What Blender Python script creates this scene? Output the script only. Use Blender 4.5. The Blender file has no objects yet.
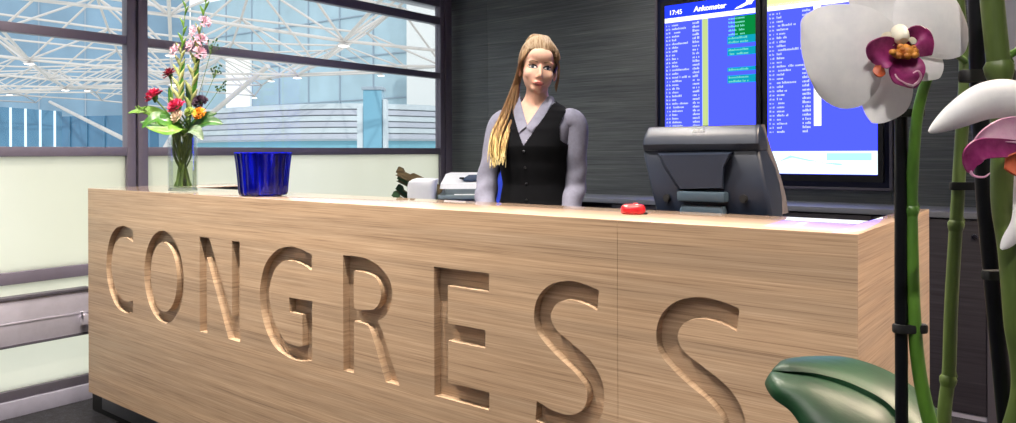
import bpy, bmesh, math, random
from mathutils import Vector, Matrix, Euler
from mathutils.bvhtree import BVHTree
random.seed(7)
SC = bpy.context.scene
COL = SC.collection
PI = math.pi
V = Vector

# ------------------------------------------------------------------ camera
F_PX, CY, ROLL, PITCH, YAW, EYE = 745.58, 152.63, -.0039, .0001, .6656, 1.25
R0 = V((math.cos(YAW), math.sin(YAW), 0)); FW = V((-math.sin(YAW), math.cos(YAW), 0)); UP0 = V((0, 0, 1))
RT = R0 * math.cos(ROLL) + UP0 * math.sin(ROLL); UPV = UP0 * math.cos(ROLL) - R0 * math.sin(ROLL)
cam_d = bpy.data.cameras.new('camera'); cam = bpy.data.objects.new('camera', cam_d); COL.objects.link(cam)
cam.matrix_world = Matrix(((RT.x, UPV.x, -FW.x, 0), (RT.y, UPV.y, -FW.y, 0), (RT.z, UPV.z, -FW.z, EYE), (0, 0, 0, 1)))
cam_d.sensor_width = 36; cam_d.lens = F_PX / 1016 * 36
cam_d.shift_y = -(211.5 - CY) / 1016
cam_d.clip_start = .05; cam_d.clip_end = 400
SC.camera = cam
def P(u, v, d):          # a point of the place that lies d metres away along the view axis
    return V((0, 0, EYE)) + (FW + RT * ((u - 508) / F_PX) + UPV * ((CY - v) / F_PX)) * d

# ------------------------------------------------------------------ materials
def srgb(r, g, b):
    f = lambda c: (c / 255 / 12.92) if c / 255 <= .04045 else ((c / 255 + .055) / 1.055) ** 2.4
    return (f(r), f(g), f(b), 1)
class NT:
    def __init__(self, name):
        self.m = bpy.data.materials.new(name); self.m.use_nodes = True
        self.n = self.m.node_tree.nodes; self.l = self.m.node_tree.links; self.n.clear()
        self.out = self.n.new('ShaderNodeOutputMaterial')
    def add(self, t, **kw):
        x = self.n.new(t)
        for k, v in kw.items():
            if hasattr(x, k) and k not in ('inputs',): setattr(x, k, v)
        return x
    def link(self, a, b): self.l.new(a, b)
    def bsdf(self, col=None, rough=.5, metal=0, **kw):
        b = self.add('ShaderNodeBsdfPrincipled')
        if col is not None: b.inputs['Base Color'].default_value = col
        b.inputs['Roughness'].default_value = rough; b.inputs['Metallic'].default_value = metal
        for k, v in kw.items(): b.inputs[k.replace('_', ' ')].default_value = v
        self.link(b.outputs[0], self.out.inputs[0]); return b
    def coords(self, scale, kind='Object', rot=(0, 0, 0)):
        t = self.add('ShaderNodeTexCoord'); mp = self.add('ShaderNodeMapping')
        mp.inputs['Scale'].default_value = scale; mp.inputs['Rotation'].default_value = rot
        self.link(t.outputs[kind], mp.inputs[0]); return mp.outputs[0]
    def noise(self, vec, scale=1, detail=4, rough=.6, dist=0):
        n = self.add('ShaderNodeTexNoise'); n.inputs['Scale'].default_value = scale
        n.inputs['Detail'].default_value = detail; n.inputs['Roughness'].default_value = rough; n.inputs['Distortion'].default_value = dist
        self.link(vec, n.inputs['Vector']); return n.outputs['Fac']
    def ramp(self, fac, stops):
        r = self.add('ShaderNodeValToRGB'); e = r.color_ramp.elements
        while len(e) > 1: e.remove(e[-1])
        e[0].position = stops[0][0]; e[0].color = stops[0][1]
        for p, c in stops[1:]:
            x = e.new(p); x.color = c
        self.link(fac, r.inputs[0]); return r.outputs[0]
    def bump(self, fac, b, strength=.2, dist=.002):
        n = self.add('ShaderNodeBump'); n.inputs['Strength'].default_value = strength; n.inputs['Distance'].default_value = dist
        self.link(fac, n.inputs['Height']); self.link(n.outputs[0], b.inputs['Normal'])
def plain(name, col, rough=.5, metal=0, var=.06, scale=30, bump=0, **kw):
    t = NT(name); b = t.bsdf(col, rough, metal, **kw)
    f = t.noise(t.coords((1, 1, 1)), scale, 3)
    lo = tuple(c * (1 - var) for c in col[:3]) + (1,); hi = tuple(min(1, c * (1 + var)) for c in col[:3]) + (1,)
    t.link(t.ramp(f, [(.3, lo), (.7, hi)]), b.inputs['Base Color'])
    if bump: t.bump(f, b, bump)
    return t.m
def wood(name, stretch, cols, rough=.42, coat=.0, fine=1.0):
    t = NT(name); b = t.bsdf(cols[1], rough, 0, Coat_Weight=coat, Coat_Roughness=.02)
    f1 = t.noise(t.coords(stretch), 1.0 * fine, 5, .62, .25)
    f2 = t.noise(t.coords(tuple(s * 2.6 for s in stretch)), 1.0 * fine, 3, .6)
    f3 = t.noise(t.coords(tuple(s * .16 for s in stretch)), 1.0, 2, .5)
    mx = t.add('ShaderNodeMath', operation='MULTIPLY_ADD'); mx.inputs[1].default_value = .5
    h = t.add('ShaderNodeMath', operation='MULTIPLY'); h.inputs[1].default_value = .5
    t.link(f1, h.inputs[0]); t.link(f2, mx.inputs[0]); t.link(h.outputs[0], mx.inputs[2])
    c = t.ramp(mx.outputs[0], [(.36, cols[0]), (.46, cols[1]), (.56, cols[2]), (.68, cols[3])])
    tone = t.ramp(f3, [(.35, (.86, .86, .87, 1)), (.65, (1.06, 1.04, 1.02, 1))])
    mm = t.add('ShaderNodeMixRGB', blend_type='MULTIPLY'); mm.inputs[0].default_value = 1
    t.link(c, mm.inputs[1]); t.link(tone, mm.inputs[2]); t.link(mm.outputs[0], b.inputs['Base Color'])
    t.bump(mx.outputs[0], b, .12, .001)
    return t.m
def emit(name, col, s):
    t = NT(name); e = t.add('ShaderNodeEmission'); e.inputs[0].default_value = col; e.inputs[1].default_value = s
    t.link(e.outputs[0], t.out.inputs[0]); return t.m
def thin_glass(name, tint=(1, 1, 1, 1), refl=.6, rough=.0):
    t = NT(name); tr = t.add('ShaderNodeBsdfTransparent'); tr.inputs[0].default_value = tint
    g = t.add('ShaderNodeBsdfGlossy'); g.inputs['Roughness'].default_value = rough
    fr = t.add('ShaderNodeFresnel'); fr.inputs[0].default_value = 1.45
    m = t.add('ShaderNodeMath', operation='MULTIPLY'); m.inputs[1].default_value = refl
    mx = t.add('ShaderNodeMixShader'); t.link(fr.outputs[0], m.inputs[0]); t.link(m.outputs[0], mx.inputs[0])
    t.link(tr.outputs[0], mx.inputs[1]); t.link(g.outputs[0], mx.inputs[2]); t.link(mx.outputs[0], t.out.inputs[0]); return t.m
def leafy(name, c0, c1, rough=.35, scale=(30, 30, 30), trans=.25, coat=0.0):
    t = NT(name); b = t.bsdf(c0, rough, 0, Coat_Weight=coat, Coat_Roughness=.15)
    f = t.noise(t.coords(scale), 1, 4, .6)
    c = t.ramp(f, [(.3, c0), (.7, c1)]); t.link(c, b.inputs['Base Color'])
    if trans:
        tl = t.add('ShaderNodeBsdfTranslucent'); t.link(c, tl.inputs[0])
        mx = t.add('ShaderNodeMixShader'); mx.inputs[0].default_value = trans
        t.link(b.outputs[0], mx.inputs[1]); t.link(tl.outputs[0], mx.inputs[2]); t.link(mx.outputs[0], t.out.inputs[0])
    return t.m

OAK = (srgb(136, 112, 90), srgb(165, 140, 115), srgb(178, 153, 127), srgb(196, 172, 147))
M = {}
M['oak_front'] = wood('oak_veneer_front', (2.0, 4, 170), OAK)
M['oak_side'] = wood('oak_veneer_side', (90, 2.0, 170), OAK)
M['oak_top'] = wood('oak_veneer_top_lit', (2.0, 90, 60), (srgb(176, 148, 124), srgb(196, 168, 144), srgb(206, 180, 157), srgb(216, 192, 170)), .3, 1.0)  # pale oak, lightened further for the strong light falling on it
DK = (srgb(62, 66, 68), srgb(80, 85, 87), srgb(96, 101, 102), srgb(124, 128, 126))
M['dark_panel'] = wood('dark_veneer', (1.3, 60, 110), DK, .5)
M['dark_door'] = wood('dark_cabinet_veneer', (1.6, 40, 50), (srgb(32, 30, 38), srgb(44, 41, 50), srgb(52, 49, 58), srgb(68, 64, 72)), .5)
M['counter'] = plain('grey_counter_laminate', srgb(120, 124, 134), .38, 0, .03)
M['frame'] = plain('mauve_grey_anodised_frame', srgb(106, 100, 114), .45, .1, .04)
M['frame_dark'] = plain('dark_grey_frame', srgb(88, 84, 94), .45, .2, .04)
M['alu'] = plain('brushed_aluminium', srgb(186, 182, 196), .4, .3, .05)
M['skirt'] = plain('grey_skirting', srgb(170, 168, 186), .4, .3, .04)
M['glass'] = thin_glass('window_glass', (.965, .98, .985, 1), .22)
M['white_wall'] = plain('painted_wall', srgb(206, 206, 212), .7, 0, .02)
M['ceiling'] = plain('ceiling_paint', srgb(214, 212, 208), .8, 0, .02)
M['black'] = plain('black_plastic', srgb(18, 18, 21), .38)
M['blackmatt'] = plain('black_matt', srgb(12, 12, 14), .6)
t = NT('carpet'); b = t.bsdf(srgb(48, 46, 54), .95)
f = t.noise(t.coords((1, 1, 1)), 90, 4, .7); f2 = t.noise(t.coords((1, 1, 1)), 28, 3, .6)
mm = t.add('ShaderNodeMath', operation='MULTIPLY'); t.link(f, mm.inputs[0]); t.link(f2, mm.inputs[1])
t.link(t.ramp(mm.outputs[0], [(.16, srgb(14, 14, 19)), (.26, srgb(25, 25, 32)), (.4, srgb(46, 46, 57))]), b.inputs['Base Color']); t.bump(f, b, .5, .004)
M['carpet'] = t.m
t = NT('frosted_panel'); d = t.add('ShaderNodeBsdfDiffuse'); tl = t.add('ShaderNodeBsdfTranslucent'); mx = t.add('ShaderNodeMixShader')
f = t.noise(t.coords((1.2, 1.2, .5)), 1, 2, .5); c = t.ramp(f, [(.3, srgb(240, 239, 226)), (.7, srgb(250, 249, 240))])
t.link(c, d.inputs[0]); t.link(c, tl.inputs[0]); mx.inputs[0].default_value = .88
t.link(d.outputs[0], mx.inputs[1]); t.link(tl.outputs[0], mx.inputs[2]); t.link(mx.outputs[0], t.out.inputs[0]); M['frosted'] = t.m

# ------------------------------------------------------------------ mesh builder
class MB:
    def __init__(self): self.bm = bmesh.new()
    def merge(self, other):
        me = bpy.data.meshes.new('tmp'); other.to_mesh(me); other.free(); self.bm.from_mesh(me); bpy.data.meshes.remove(me); return self
    def box(self, x0, x1, y0, y1, z0, z1, bev=0, mat=None, seg=2):
        b = bmesh.new(); bmesh.ops.create_cube(b, size=1)
        for v in b.verts:
            v.co = V(((x0 + x1) / 2 + v.co.x * (x1 - x0), (y0 + y1) / 2 + v.co.y * (y1 - y0), (z0 + z1) / 2 + v.co.z * (z1 - z0)))
        if bev: bmesh.ops.bevel(b, geom=b.edges[:], offset=bev, segments=seg, affect='EDGES', profile=.6)
        if mat is not None: bmesh.ops.transform(b, matrix=mat, verts=b.verts[:])
        return self.merge(b)
    def loft(self, rings, closed=True, cap=True, loop=False):
        bm = self.bm; R = [[bm.verts.new(V(p)) for p in r] for r in rings]; n = len(R[0])
        rr = range(len(R)) if loop else range(len(R) - 1)
        for i in rr:
            a, b = R[i], R[(i + 1) % len(R)]
            for j in range(n if closed else n - 1):
                k = (j + 1) % n
                try: bm.faces.new((a[j], a[k], b[k], b[j]))
                except ValueError: pass
        if cap and closed and not loop:
            try: bm.faces.new(R[0][::-1]); bm.faces.new(R[-1])
            except ValueError: pass
        return self
    def tube(self, pts, rad, n=10, cap=True, flat=1.0, flat_dir=None):
        pts = [V(p) for p in pts]
        if not isinstance(rad, (list, tuple)): rad = [rad] * len(pts)
        T = []
        for i in range(len(pts)):
            a = pts[max(0, i - 1)]; b = pts[min(len(pts) - 1, i + 1)]; T.append((b - a).normalized())
        nrm = V((0, 0, 1)) if flat_dir is None else V(flat_dir)
        if abs(nrm.dot(T[0])) > .95: nrm = V((1, 0, 0))
        rings = []
        for p, tt, r in zip(pts, T, rad):
            nrm = (nrm - tt * nrm.dot(tt)).normalized(); bn = tt.cross(nrm)
            rings.append([p + (nrm * math.cos(2 * PI * k / n) * flat + bn * math.sin(2 * PI * k / n)) * r for k in range(n)])
        return self.loft(rings, True, cap)
    def capsule(self, a, b, ra, rb, n=14):
        a, b = V(a), V(b); d = (b - a).normalized(); pts, rad = [], []
        for k in range(5): t = PI / 2 * (1 - k / 4) ; pts.append(a - d * ra * math.sin(t)); rad.append(max(ra * math.cos(t), ra * .05))
        for k in range(5): t = PI / 2 * (k / 4); pts.append(b + d * rb * math.sin(t)); rad.append(max(rb * math.cos(t), rb * .05))
        return self.tube(pts, rad, n)
    def ell(self, c, r, mat=None, u=16, v=10):
        b = bmesh.new(); bmesh.ops.create_uvsphere(b, u_segments=u, v_segments=v, radius=1)
        for x in b.verts: x.co = V((x.co.x * r[0], x.co.y * r[1], x.co.z * r[2]))
        if mat is not None: bmesh.ops.transform(b, matrix=mat, verts=b.verts[:])
        bmesh.ops.translate(b, vec=V(c), verts=b.verts[:]); return self.merge(b)
    def lathe(self, prof, c=(0, 0, 0), n=32, mod=None, cap=True):
        rings = []
        for r, z in prof:
            rings.append([V(c) + V((math.cos(2 * PI * k / n) * r * (mod(k, n, z) if mod else 1), math.sin(2 * PI * k / n) * r * (mod(k, n, z) if mod else 1), z)) for k in range(n)])
        return self.loft(rings, True, cap)
    def sheet(self, f, nu, nv, th=.001):
        """a surface f(u,v)->point (u,v in 0..1), given the thickness th"""
        g = [[V(f(i / nu, j / nv)) for j in range(nv + 1)] for i in range(nu + 1)]
        def nor(i, j):
            a = g[min(nu, i + 1)][j] - g[max(0, i - 1)][j]; b = g[i][min(nv, j + 1)] - g[i][max(0, j - 1)]
            n = a.cross(b); return n.normalized() if n.length > 1e-12 else V((0, 0, 0))
        bm = self.bm
        A = [[bm.verts.new(g[i][j] + nor(i, j) * th / 2) for j in range(nv + 1)] for i in range(nu + 1)]
        B = [[bm.verts.new(g[i][j] - nor(i, j) * th / 2) for j in range(nv + 1)] for i in range(nu + 1)]
        for i in range(nu):
            for j in range(nv):
                bm.faces.new((A[i][j], A[i + 1][j], A[i + 1][j + 1], A[i][j + 1])); bm.faces.new((B[i][j], B[i][j + 1], B[i + 1][j + 1], B[i + 1][j]))
        for i in range(nu):
            bm.faces.new((A[i][0], B[i][0], B[i + 1][0], A[i + 1][0])); bm.faces.new((A[i][nv], A[i + 1][nv], B[i + 1][nv], B[i][nv]))
        for j in range(nv):
            bm.faces.new((A[0][j], A[0][j + 1], B[0][j + 1], B[0][j])); bm.faces.new((A[nu][j], B[nu][j], B[nu][j + 1], A[nu][j + 1]))
        return self
    def prism(self, poly, to3, d0, d1):
        a = [self.bm.verts.new(to3(x, y, d0)) for x, y in poly]; b = [self.bm.verts.new(to3(x, y, d1)) for x, y in poly]; n = len(a)
        self.bm.faces.new(a[::-1]); self.bm.faces.new(b)
        for i in range(n): self.bm.faces.new((a[i], a[(i + 1) % n], b[(i + 1) % n], b[i]))
        return self
    def mesh(self, name, mat, off=None, smooth=35):
        bmesh.ops.recalc_face_normals(self.bm, faces=self.bm.faces[:])
        if off is not None: bmesh.ops.translate(self.bm, vec=-V(off), verts=self.bm.verts[:])
        me = bpy.data.meshes.new(name); self.bm.to_mesh(me); self.bm.free()
        for m in (mat if isinstance(mat, (list, tuple)) else [mat]): me.materials.append(m)
        if smooth:
            me.shade_smooth(); me.set_sharp_from_angle(angle=math.radians(smooth))
        return me
def obj(name, mb, mat, parent=None, world=False, smooth=35, label=None):
    """one mesh object; world=True: the builder used world coordinates, so take the parent's place off"""
    off = None
    if world and parent is not None:
        off = V((0, 0, 0)); q = parent
        while q is not None: off += q.location; q = q.parent
    me = mb.mesh(name, mat, off, smooth) if isinstance(mb, MB) else mb
    o = bpy.data.objects.new(name, me); COL.objects.link(o); o.parent = parent
    if label: o['label'] = label
    return o
def thing(name, label, cat, loc=(0, 0, 0), rz=0, group=None):
    o = bpy.data.objects.new(name, None); COL.objects.link(o); o.location = V(loc); o.rotation_euler = (0, 0, rz); o.empty_display_size = .05
    o['label'] = label; o['category'] = cat
    if group: o['group'] = group
    return o
def single(name, mb, mat, label, cat, group=None, smooth=35, loc=None):
    o = obj(name, mb, mat, smooth=smooth); o['label'] = label; o['category'] = cat
    if group: o['group'] = group
    return o
def struct(name, mb, mat, parent=None, smooth=35):
    o = obj(name, mb, mat, parent, smooth=smooth)
    if parent is None: o['kind'] = 'structure'
    return o
def sempty(name):
    o = bpy.data.objects.new(name, None); COL.objects.link(o); o['kind'] = 'structure'; return o
def copy_tree(o, parent=None):
    c = o.copy(); COL.objects.link(c)
    if parent: c.parent = parent
    for ch in list(o.children): copy_tree(ch, c)
    return c
def spl(pts, closed=False, k=8):
    """Catmull-Rom through 2D/3D points"""
    pts = [V(p) for p in pts]; out = []; n = len(pts)
    for i in range(n if closed else n - 1):
        g = lambda j: pts[j % n] if closed else pts[max(0, min(n - 1, j))]
        a, b, c, d = g(i - 1), g(i), g(i + 1), g(i + 2)
        for s in range(k):
            t = s / k
            out.append(.5 * ((2 * b) + (c - a) * t + (2 * a - 5 * b + 4 * c - d) * t * t + (3 * b - a - 3 * c + d) * t ** 3))
    if not closed: out.append(pts[-1])
    return out
def rot_to(d):           # matrix whose z axis is d
    return V((0, 0, 1)).rotation_difference(V(d).normalized()).to_matrix().to_4x4()

# ================================================================== the room
XW, XC, YB, YC = -4.046, -.385, 4.45, 4.05
struct('floor', MB().box(-4.2, 2.6, -2.6, 4.6, -.08, 0), M['carpet'], smooth=0)
struct('ceiling', MB().box(-4.2, 2.6, -2.6, 4.6, 2.9, 3.0), M['ceiling'], smooth=0)
struct('wall_right', MB().box(2.5, 2.6, -2.6, 4.6, 0, 2.9), M['white_wall'], smooth=0)
struct('wall_front', MB().box(-4.2, 2.5, -2.6, -2.5, 0, 2.9), M['white_wall'], smooth=0)
mb = MB()
xs = [-4.1, -3.69, -2.262, -.86, XC]
for a, b_ in zip(xs, xs[1:]): mb.box(a + .001, b_ - .001, YB, YB + .1, 0, 2.9, .0008)
mb.box(-4.1, XC, YB + .02, YB + .12, 0, 2.9)
struct('wall_back', mb, M['dark_panel'])
struct('wall_back_pillar', MB().box(XC + .035, 2.5, YC, YB + .15, 0, 2.9), M['white_wall'], smooth=0)
struct('trim_1', MB().box(XC, XC + .035, YC - .012, YB + .05, 0, 2.9, .003), M['frame_dark'])
# glazed wall on the left: mullions, rails, panes, frosted panels
zr = [(0, .075), (.082, .125), (.63, .688), (1.24, 1.288), (1.835, 1.882), (2.26, 2.322), (2.40, 2.56)]
ys = [(1.872, 1.983), (4.297, 4.43)]
wl = sempty('wall_left')
mb = MB()
for y0, y1 in ys:
    mb.box(XW - .06, XW, y0, y0 + .045, 0, 2.9, .003); mb.box(XW - .06, XW, y0 + .06, y1, 0, 2.9, .003); mb.box(XW - .06, XW - .02, y0 + .04, y0 + .07, 0, 2.9)
mb.box(XW - .06, XW, -.62, -.5, 0, 2.9, .003)
obj('mullions', mb, M['frame'], wl)
mb = MB(); mb.box(XW - .2, XW - .06, -2.5, 4.6, 2.42, 2.9); mb.box(XW - .06, XW, -2.5, -.62, 0, 2.9)
obj('bulkhead', mb, M['white_wall'], wl)
spans = [(-.5, 1.872), (1.983, 4.297)]
n = 0
for i, (a, b_) in enumerate(spans):
    w = sempty('window_%d' % (i + 1))
    mb = MB()
    for z0, z1 in zr[2:]: mb.box(XW - .055, XW - .003, a, b_, z0, z1, .004)
    obj('window_frame', mb, M['frame'], w)
    for (z0, z1) in ((1.288, 1.835), (1.882, 2.26), (2.322, 2.40)):
        obj('pane', MB().box(XW - .034, XW - .028, a, b_, z0, z1), M['glass'], w, smooth=0)
    obj('frosted_pane', MB().box(XW - .034, XW - .026, a, b_, .688, 1.24), M['frosted'], w, smooth=0)
    obj('frosted_pane', MB().box(XW - .034, XW - .026, a, b_, .125, .63), M['frosted'], w, smooth=0)
    struct('trim_%d' % (i + 2), MB().box(XW - .055, XW - .003, a, b_, .08, .125, .003), M['frame_dark'])
struct('baseboard_left', MB().box(XW - .055, XW + .012, -2.5, 4.43, 0, .078, .004), M['skirt'])
# aluminium wall duct along the glazing
th = thing('wall_duct', 'brushed aluminium duct running low along the frosted glass wall', 'wall duct', (XW + .03, .4, .46))
mb = MB(); mb.box(XW, XW + .05, -1.5, 1.655, .352, .572, .006)
mb.box(XW + .048, XW + .053, -1.5, 1.655, .452, .46, .001)
obj('duct_cover', mb, M['alu'], th, True)
obj('duct_rim', MB().box(XW, XW + .058, -1.5, 1.66, .566, .58, .002), M['frame_dark'], th, True)
obj('duct_foot', MB().box(XW, XW + .056, -1.5, 1.66, .343, .355, .002), M['frame_dark'], th, True)
mb = MB(); mb.tube([(XW + .05, 1.63, .43), (XW + .085, 1.63, .43)], .022, 12); mb.box(XW + .08, XW + .09, 1.6, 1.665, .40, .45, .003); mb.tube([(XW + .085, 1.61, .425), (XW + .1, 1.6, .47)], .006, 8)
obj('bracket', mb, M['alu'], th, True)

# ceiling downlights (the room's lamps, and two added ones for the orchid)
def lamp(x, y, power, col, size=105, blend=.6, tilt=(0, 0), rad=.028, aim=None):
    th = thing('downlight', 'round recessed downlight in the ceiling, out of view', 'ceiling light', (x, y, 2.9), group='recessed downlights in the ceiling')
    obj('lamp_ring', MB().lathe([(.075, 0), (.075, -.012), (.055, -.014), (.055, 0)], (0, 0, 0), 28), M['alu'], th)
    obj('lamp_lens', MB().lathe([(.054, -.004), (.054, -.008), (.01, -.009)], (0, 0, 0), 24), LENS, th)
    ld = bpy.data.lights.new('downlight_beam', 'SPOT'); ld.energy = power; ld.color = col; ld.spot_size = math.radians(size); ld.spot_blend = blend; ld.shadow_soft_size = rad
    lo = bpy.data.objects.new('downlight_beam', ld); COL.objects.link(lo); lo.location = (x, y, 2.875); lo.rotation_euler = (tilt[0], tilt[1], 0)
    if aim: lo.rotation_euler = (V(aim) - lo.location).to_track_quat('-Z', 'Y').to_euler()
LENS = emit('lamp_lens_glow', (1, .9, .75, 1), 6)
WARM = (1, .89, .76); NEUT = (1, .94, .88)
for x, p in ((-3.2, 290), (-2.4, 320), (-1.55, 270), (-.6, 140)): lamp(x, .93, p, WARM)
lamp(-1.62, 1.72, 165, NEUT, 120); lamp(-3.0, 2.6, 80, NEUT, 120); lamp(-1.9, 3.55, 60, NEUT, 140); lamp(-.9, 3.3, 12, NEUT, 140); lamp(.75, 1.9, 470, (1, .79, .6), 120); lamp(.45, -.9, 150, NEUT, 23, .6, aim=(-.09, .5, 1.32)); lamp(-.5, -.9, 70, NEUT, 22, .6, aim=(-.05, .5, 1.28))  # last two: unseen lamps added behind the camera to fill the orchid
def area(name, loc, rot, sx, sy, e, col):
    ld = bpy.data.lights.new(name, 'AREA'); ld.shape = 'RECTANGLE'; ld.size = sx; ld.size_y = sy; ld.energy = e; ld.color = col
    lo = bpy.data.objects.new(name, ld); COL.objects.link(lo); lo.location = loc; lo.rotation_euler = rot
th = thing('ceiling_fill_panel', 'large square ceiling light panel added for fill, out of view', 'ceiling light', (-.9, -.6, 2.9))  # unseen panel, added to give the room soft fill light
obj('panel_frame', MB().box(-.65, .65, -.65, .65, -.03, 0, .004), M['alu'], th); obj('diffuser', MB().box(-.6, .6, -.6, .6, -.034, -.028), emit('fill_panel_glow', (1, .95, .9, 1), 1.2), th)
area('ceiling_fill_beam', (-.9, -.6, 2.86), (0, 0, 0), 1.2, 1.2, 26, (1, .94, .87))

# ================================================================== the desk
XL, XR, YF, YD, ZB, ZT = -3.4856, -.3334, 1.441, 2.18, .204, 1.10
def glyph(pts):           # (x, z, corner?) -> polygon, smooth between corners
    idx = [i for i, p in enumerate(pts) if len(p) > 2]
    if not idx: return [tuple(p) for p in spl([V(p[:2]) for p in pts], True, 8)]
    pts = pts[idx[0]:] + pts[:idx[0]]; out = []; cur = [pts[0]]
    for p in pts[1:] + [pts[0]]:
        cur.append(p)
        if len(p) > 2:
            s = spl([V(q[:2]) for q in cur], False, 8) if len(cur) > 2 else [V(cur[0][:2])] + [V(cur[1][:2])]
            out += [tuple(q) for q in s[:-1]]; cur = [p]
    return out
C = 1
gC = [(-3.072, .939, C), (-3.12, .951), (-3.165, .953), (-3.228, .935), (-3.283, .880), (-3.311, .778), (-3.289, .688), (-3.23, .620), (-3.155, .597), (-3.105, .599), (-3.072, .607, C), (-3.074, .655, C), (-3.12, .645), (-3.17, .650), (-3.222, .685), (-3.256, .74), (-3.262, .79), (-3.244, .852), (-3.205, .893), (-3.155, .906), (-3.11, .903), (-3.072, .894, C)]
ring = lambda cx, cz, rx, rz: [(cx + rx * math.cos(2 * PI * k / 56), cz + rz * math.sin(2 * PI * k / 56)) for k in range(56)]
gN = [(-2.561, .604), (-2.561, .948), (-2.496, .948), (-2.350, .685), (-2.350, .948), (-2.302, .948), (-2.302, .604), (-2.373, .604), (-2.511, .878), (-2.511, .604)]
gG = [(-1.905, .936, C), (-1.96, .949), (-2.015, .953), (-2.09, .935), (-2.155, .88), (-2.184, .79), (-2.165, .695), (-2.105, .622), (-2.02, .597), (-1.96, .597), (-1.906, .607, C), (-1.906, .792, C), (-2.024, .790, C), (-2.021, .744, C), (-1.955, .744, C), (-1.955, .645, C), (-1.985, .640), (-2.04, .647), (-2.095, .69), (-2.129, .765), (-2.127, .815), (-2.1, .872), (-2.05, .904), (-2.0, .908), (-1.95, .900), (-1.908, .886, C)]
gR = [(-1.757, .604, C), (-1.757, .947, C), (-1.700, .948, C), (-1.650, .945), (-1.597, .927), (-1.557, .893), (-1.546, .855), (-1.556, .815), (-1.578, .788), (-1.606, .772, C), (-1.590, .75, C), (-1.518, .604, C), (-1.574, .604, C), (-1.630, .728, C), (-1.645, .748), (-1.668, .756), (-1.709, .757, C), (-1.709, .604, C)]
gR2 = [(-1.709, .905, C), (-1.655, .904), (-1.612, .892), (-1.592, .860), (-1.597, .828), (-1.62, .804), (-1.66, .796), (-1.709, .796, C)]
gE = [(-1.384, .603), (-1.384, .947), (-1.194, .947), (-1.194, .901), (-1.334, .901), (-1.334, .803), (-1.207, .803), (-1.207, .757), (-1.334, .757), (-1.334, .648), (-1.194, .648), (-1.194, .603)]
gS = [(-.873, .940, C), (-.912, .950), (-.957, .953), (-1.007, .938), (-1.042, .905), (-1.054, .861), (-1.042, .818), (-.99, .775), (-.94, .745), (-.912, .718), (-.905, .695), (-.915, .667), (-.94, .648), (-.97, .642), (-1.01, .646), (-1.047, .657, C), (-1.051, .610, C), (-1.005, .599), (-.965, .597), (-.912, .612), (-.874, .648), (-.860, .70), (-.870, .745), (-.9, .782), (-.95, .812), (-.99, .836), (-1.005, .864), (-.990, .895), (-.955, .909), (-.916, .906), (-.878, .894, C)]
gS2 = [(p[0] + .3215, p[1]) + tuple(p[2:]) for p in gS]
DEPTH = .025
def carved(x0, x1, holes, miter0=False, miter1=False, z0=ZB, z1=ZT):
    cu = bpy.data.curves.new('tmp', 'CURVE'); cu.dimensions = '2D'; cu.fill_mode = 'BOTH'; cu.extrude = DEPTH / 2
    for poly in [[(x0, z0), (x1, z0), (x1, z1), (x0, z1)]] + holes:
        s = cu.splines.new('POLY'); s.points.add(len(poly) - 1); s.use_cyclic_u = True
        for q, p in zip(s.points, poly): q.co = (p[0], p[1], 0, 1)
    o = bpy.data.objects.new('tmp', cu); COL.objects.link(o); bpy.context.view_layer.update()
    me = bpy.data.meshes.new_from_object(o.evaluated_get(bpy.context.evaluated_depsgraph_get()))
    bpy.data.objects.remove(o); bpy.data.curves.remove(cu)
    mb = MB(); mb.bm.from_mesh(me); bpy.data.meshes.remove(me)
    bmesh.ops.remove_doubles(mb.bm, verts=mb.bm.verts[:], dist=1e-5)
    for v in mb.bm.verts: v.co = V((v.co.x, YF + DEPTH / 2 - v.co.z, v.co.y))
    e0, e1 = (.05 if miter0 else 0), (.05 if miter1 else 0)
    mb.box(x0 + e0, x1 - e1, YF + DEPTH - .0002, YF + .045, z0 + .001, z1 - .03)
    for v in mb.bm.verts:
        if miter1 and v.co.x > x1 - 1e-4: v.co.x = x1 - (v.co.y - YF)
        if miter0 and v.co.x < x0 + 1e-4: v.co.x = x0 + (v.co.y - YF)
    return mb
desk = thing('reception_desk', 'long oak reception desk with CONGRESS carved into its front', 'reception desk', (-1.9, 1.8, 0))
XS = -.826
obj('front_panel', carved(XL, XS - .0005, [glyph(gC), ring(-2.825, .776, .152, .178), ring(-2.8235, .776, .1015, .134), gN, glyph(gG), glyph(gR), glyph(gR2), gE, glyph(gS)], True, False), M['oak_front'], desk, True, 30)
obj('front_panel', carved(XS + .0005, XR, [glyph(gS2)], False, True), M['oak_front'], desk, True, 30)
def miter_box(xa, xb, sgn):
    mb = MB(); mb.box(xa, xb, YF, YD, ZB, ZT)
    for v in mb.bm.verts:
        if v.co.y < YF + 1e-4 and abs(v.co.x - (XR if sgn > 0 else XL)) > .01: v.co.y = YF + abs(v.co.x - (XR if sgn > 0 else XL))
    return mb
TH = .047
obj('side_panel', miter_box(XR - TH, XR, 1), M['oak_side'], desk, True, 0)
obj('side_panel', miter_box(XL, XL + TH, -1), M['oak_side'], desk, True, 0)
YI = 1.738
obj('ledge', MB().box(XL + .001, XR - TH + .0005, YF + .001, YI, ZT - .028, ZT + .0006, .0012), M['oak_top'], desk, True)
obj('side_cap', MB().box(XR - TH + .001, XR - .0008, YF + .001, YD - .001, ZT - .004, ZT + .0007, .0008), M['oak_top'], desk, True)
XI = -3.15
obj('ledge_return', MB().box(XL + .001, XI, YI + .0004, YD - .001, ZT - .004, ZT + .0006, .0012), M['oak_top'], desk, True)
obj('return_back', MB().box(XI - .03, XI - .004, YI - .004, YD - .001, .20, ZT - .004), M['blackmatt'], desk, True, 0)
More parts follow.
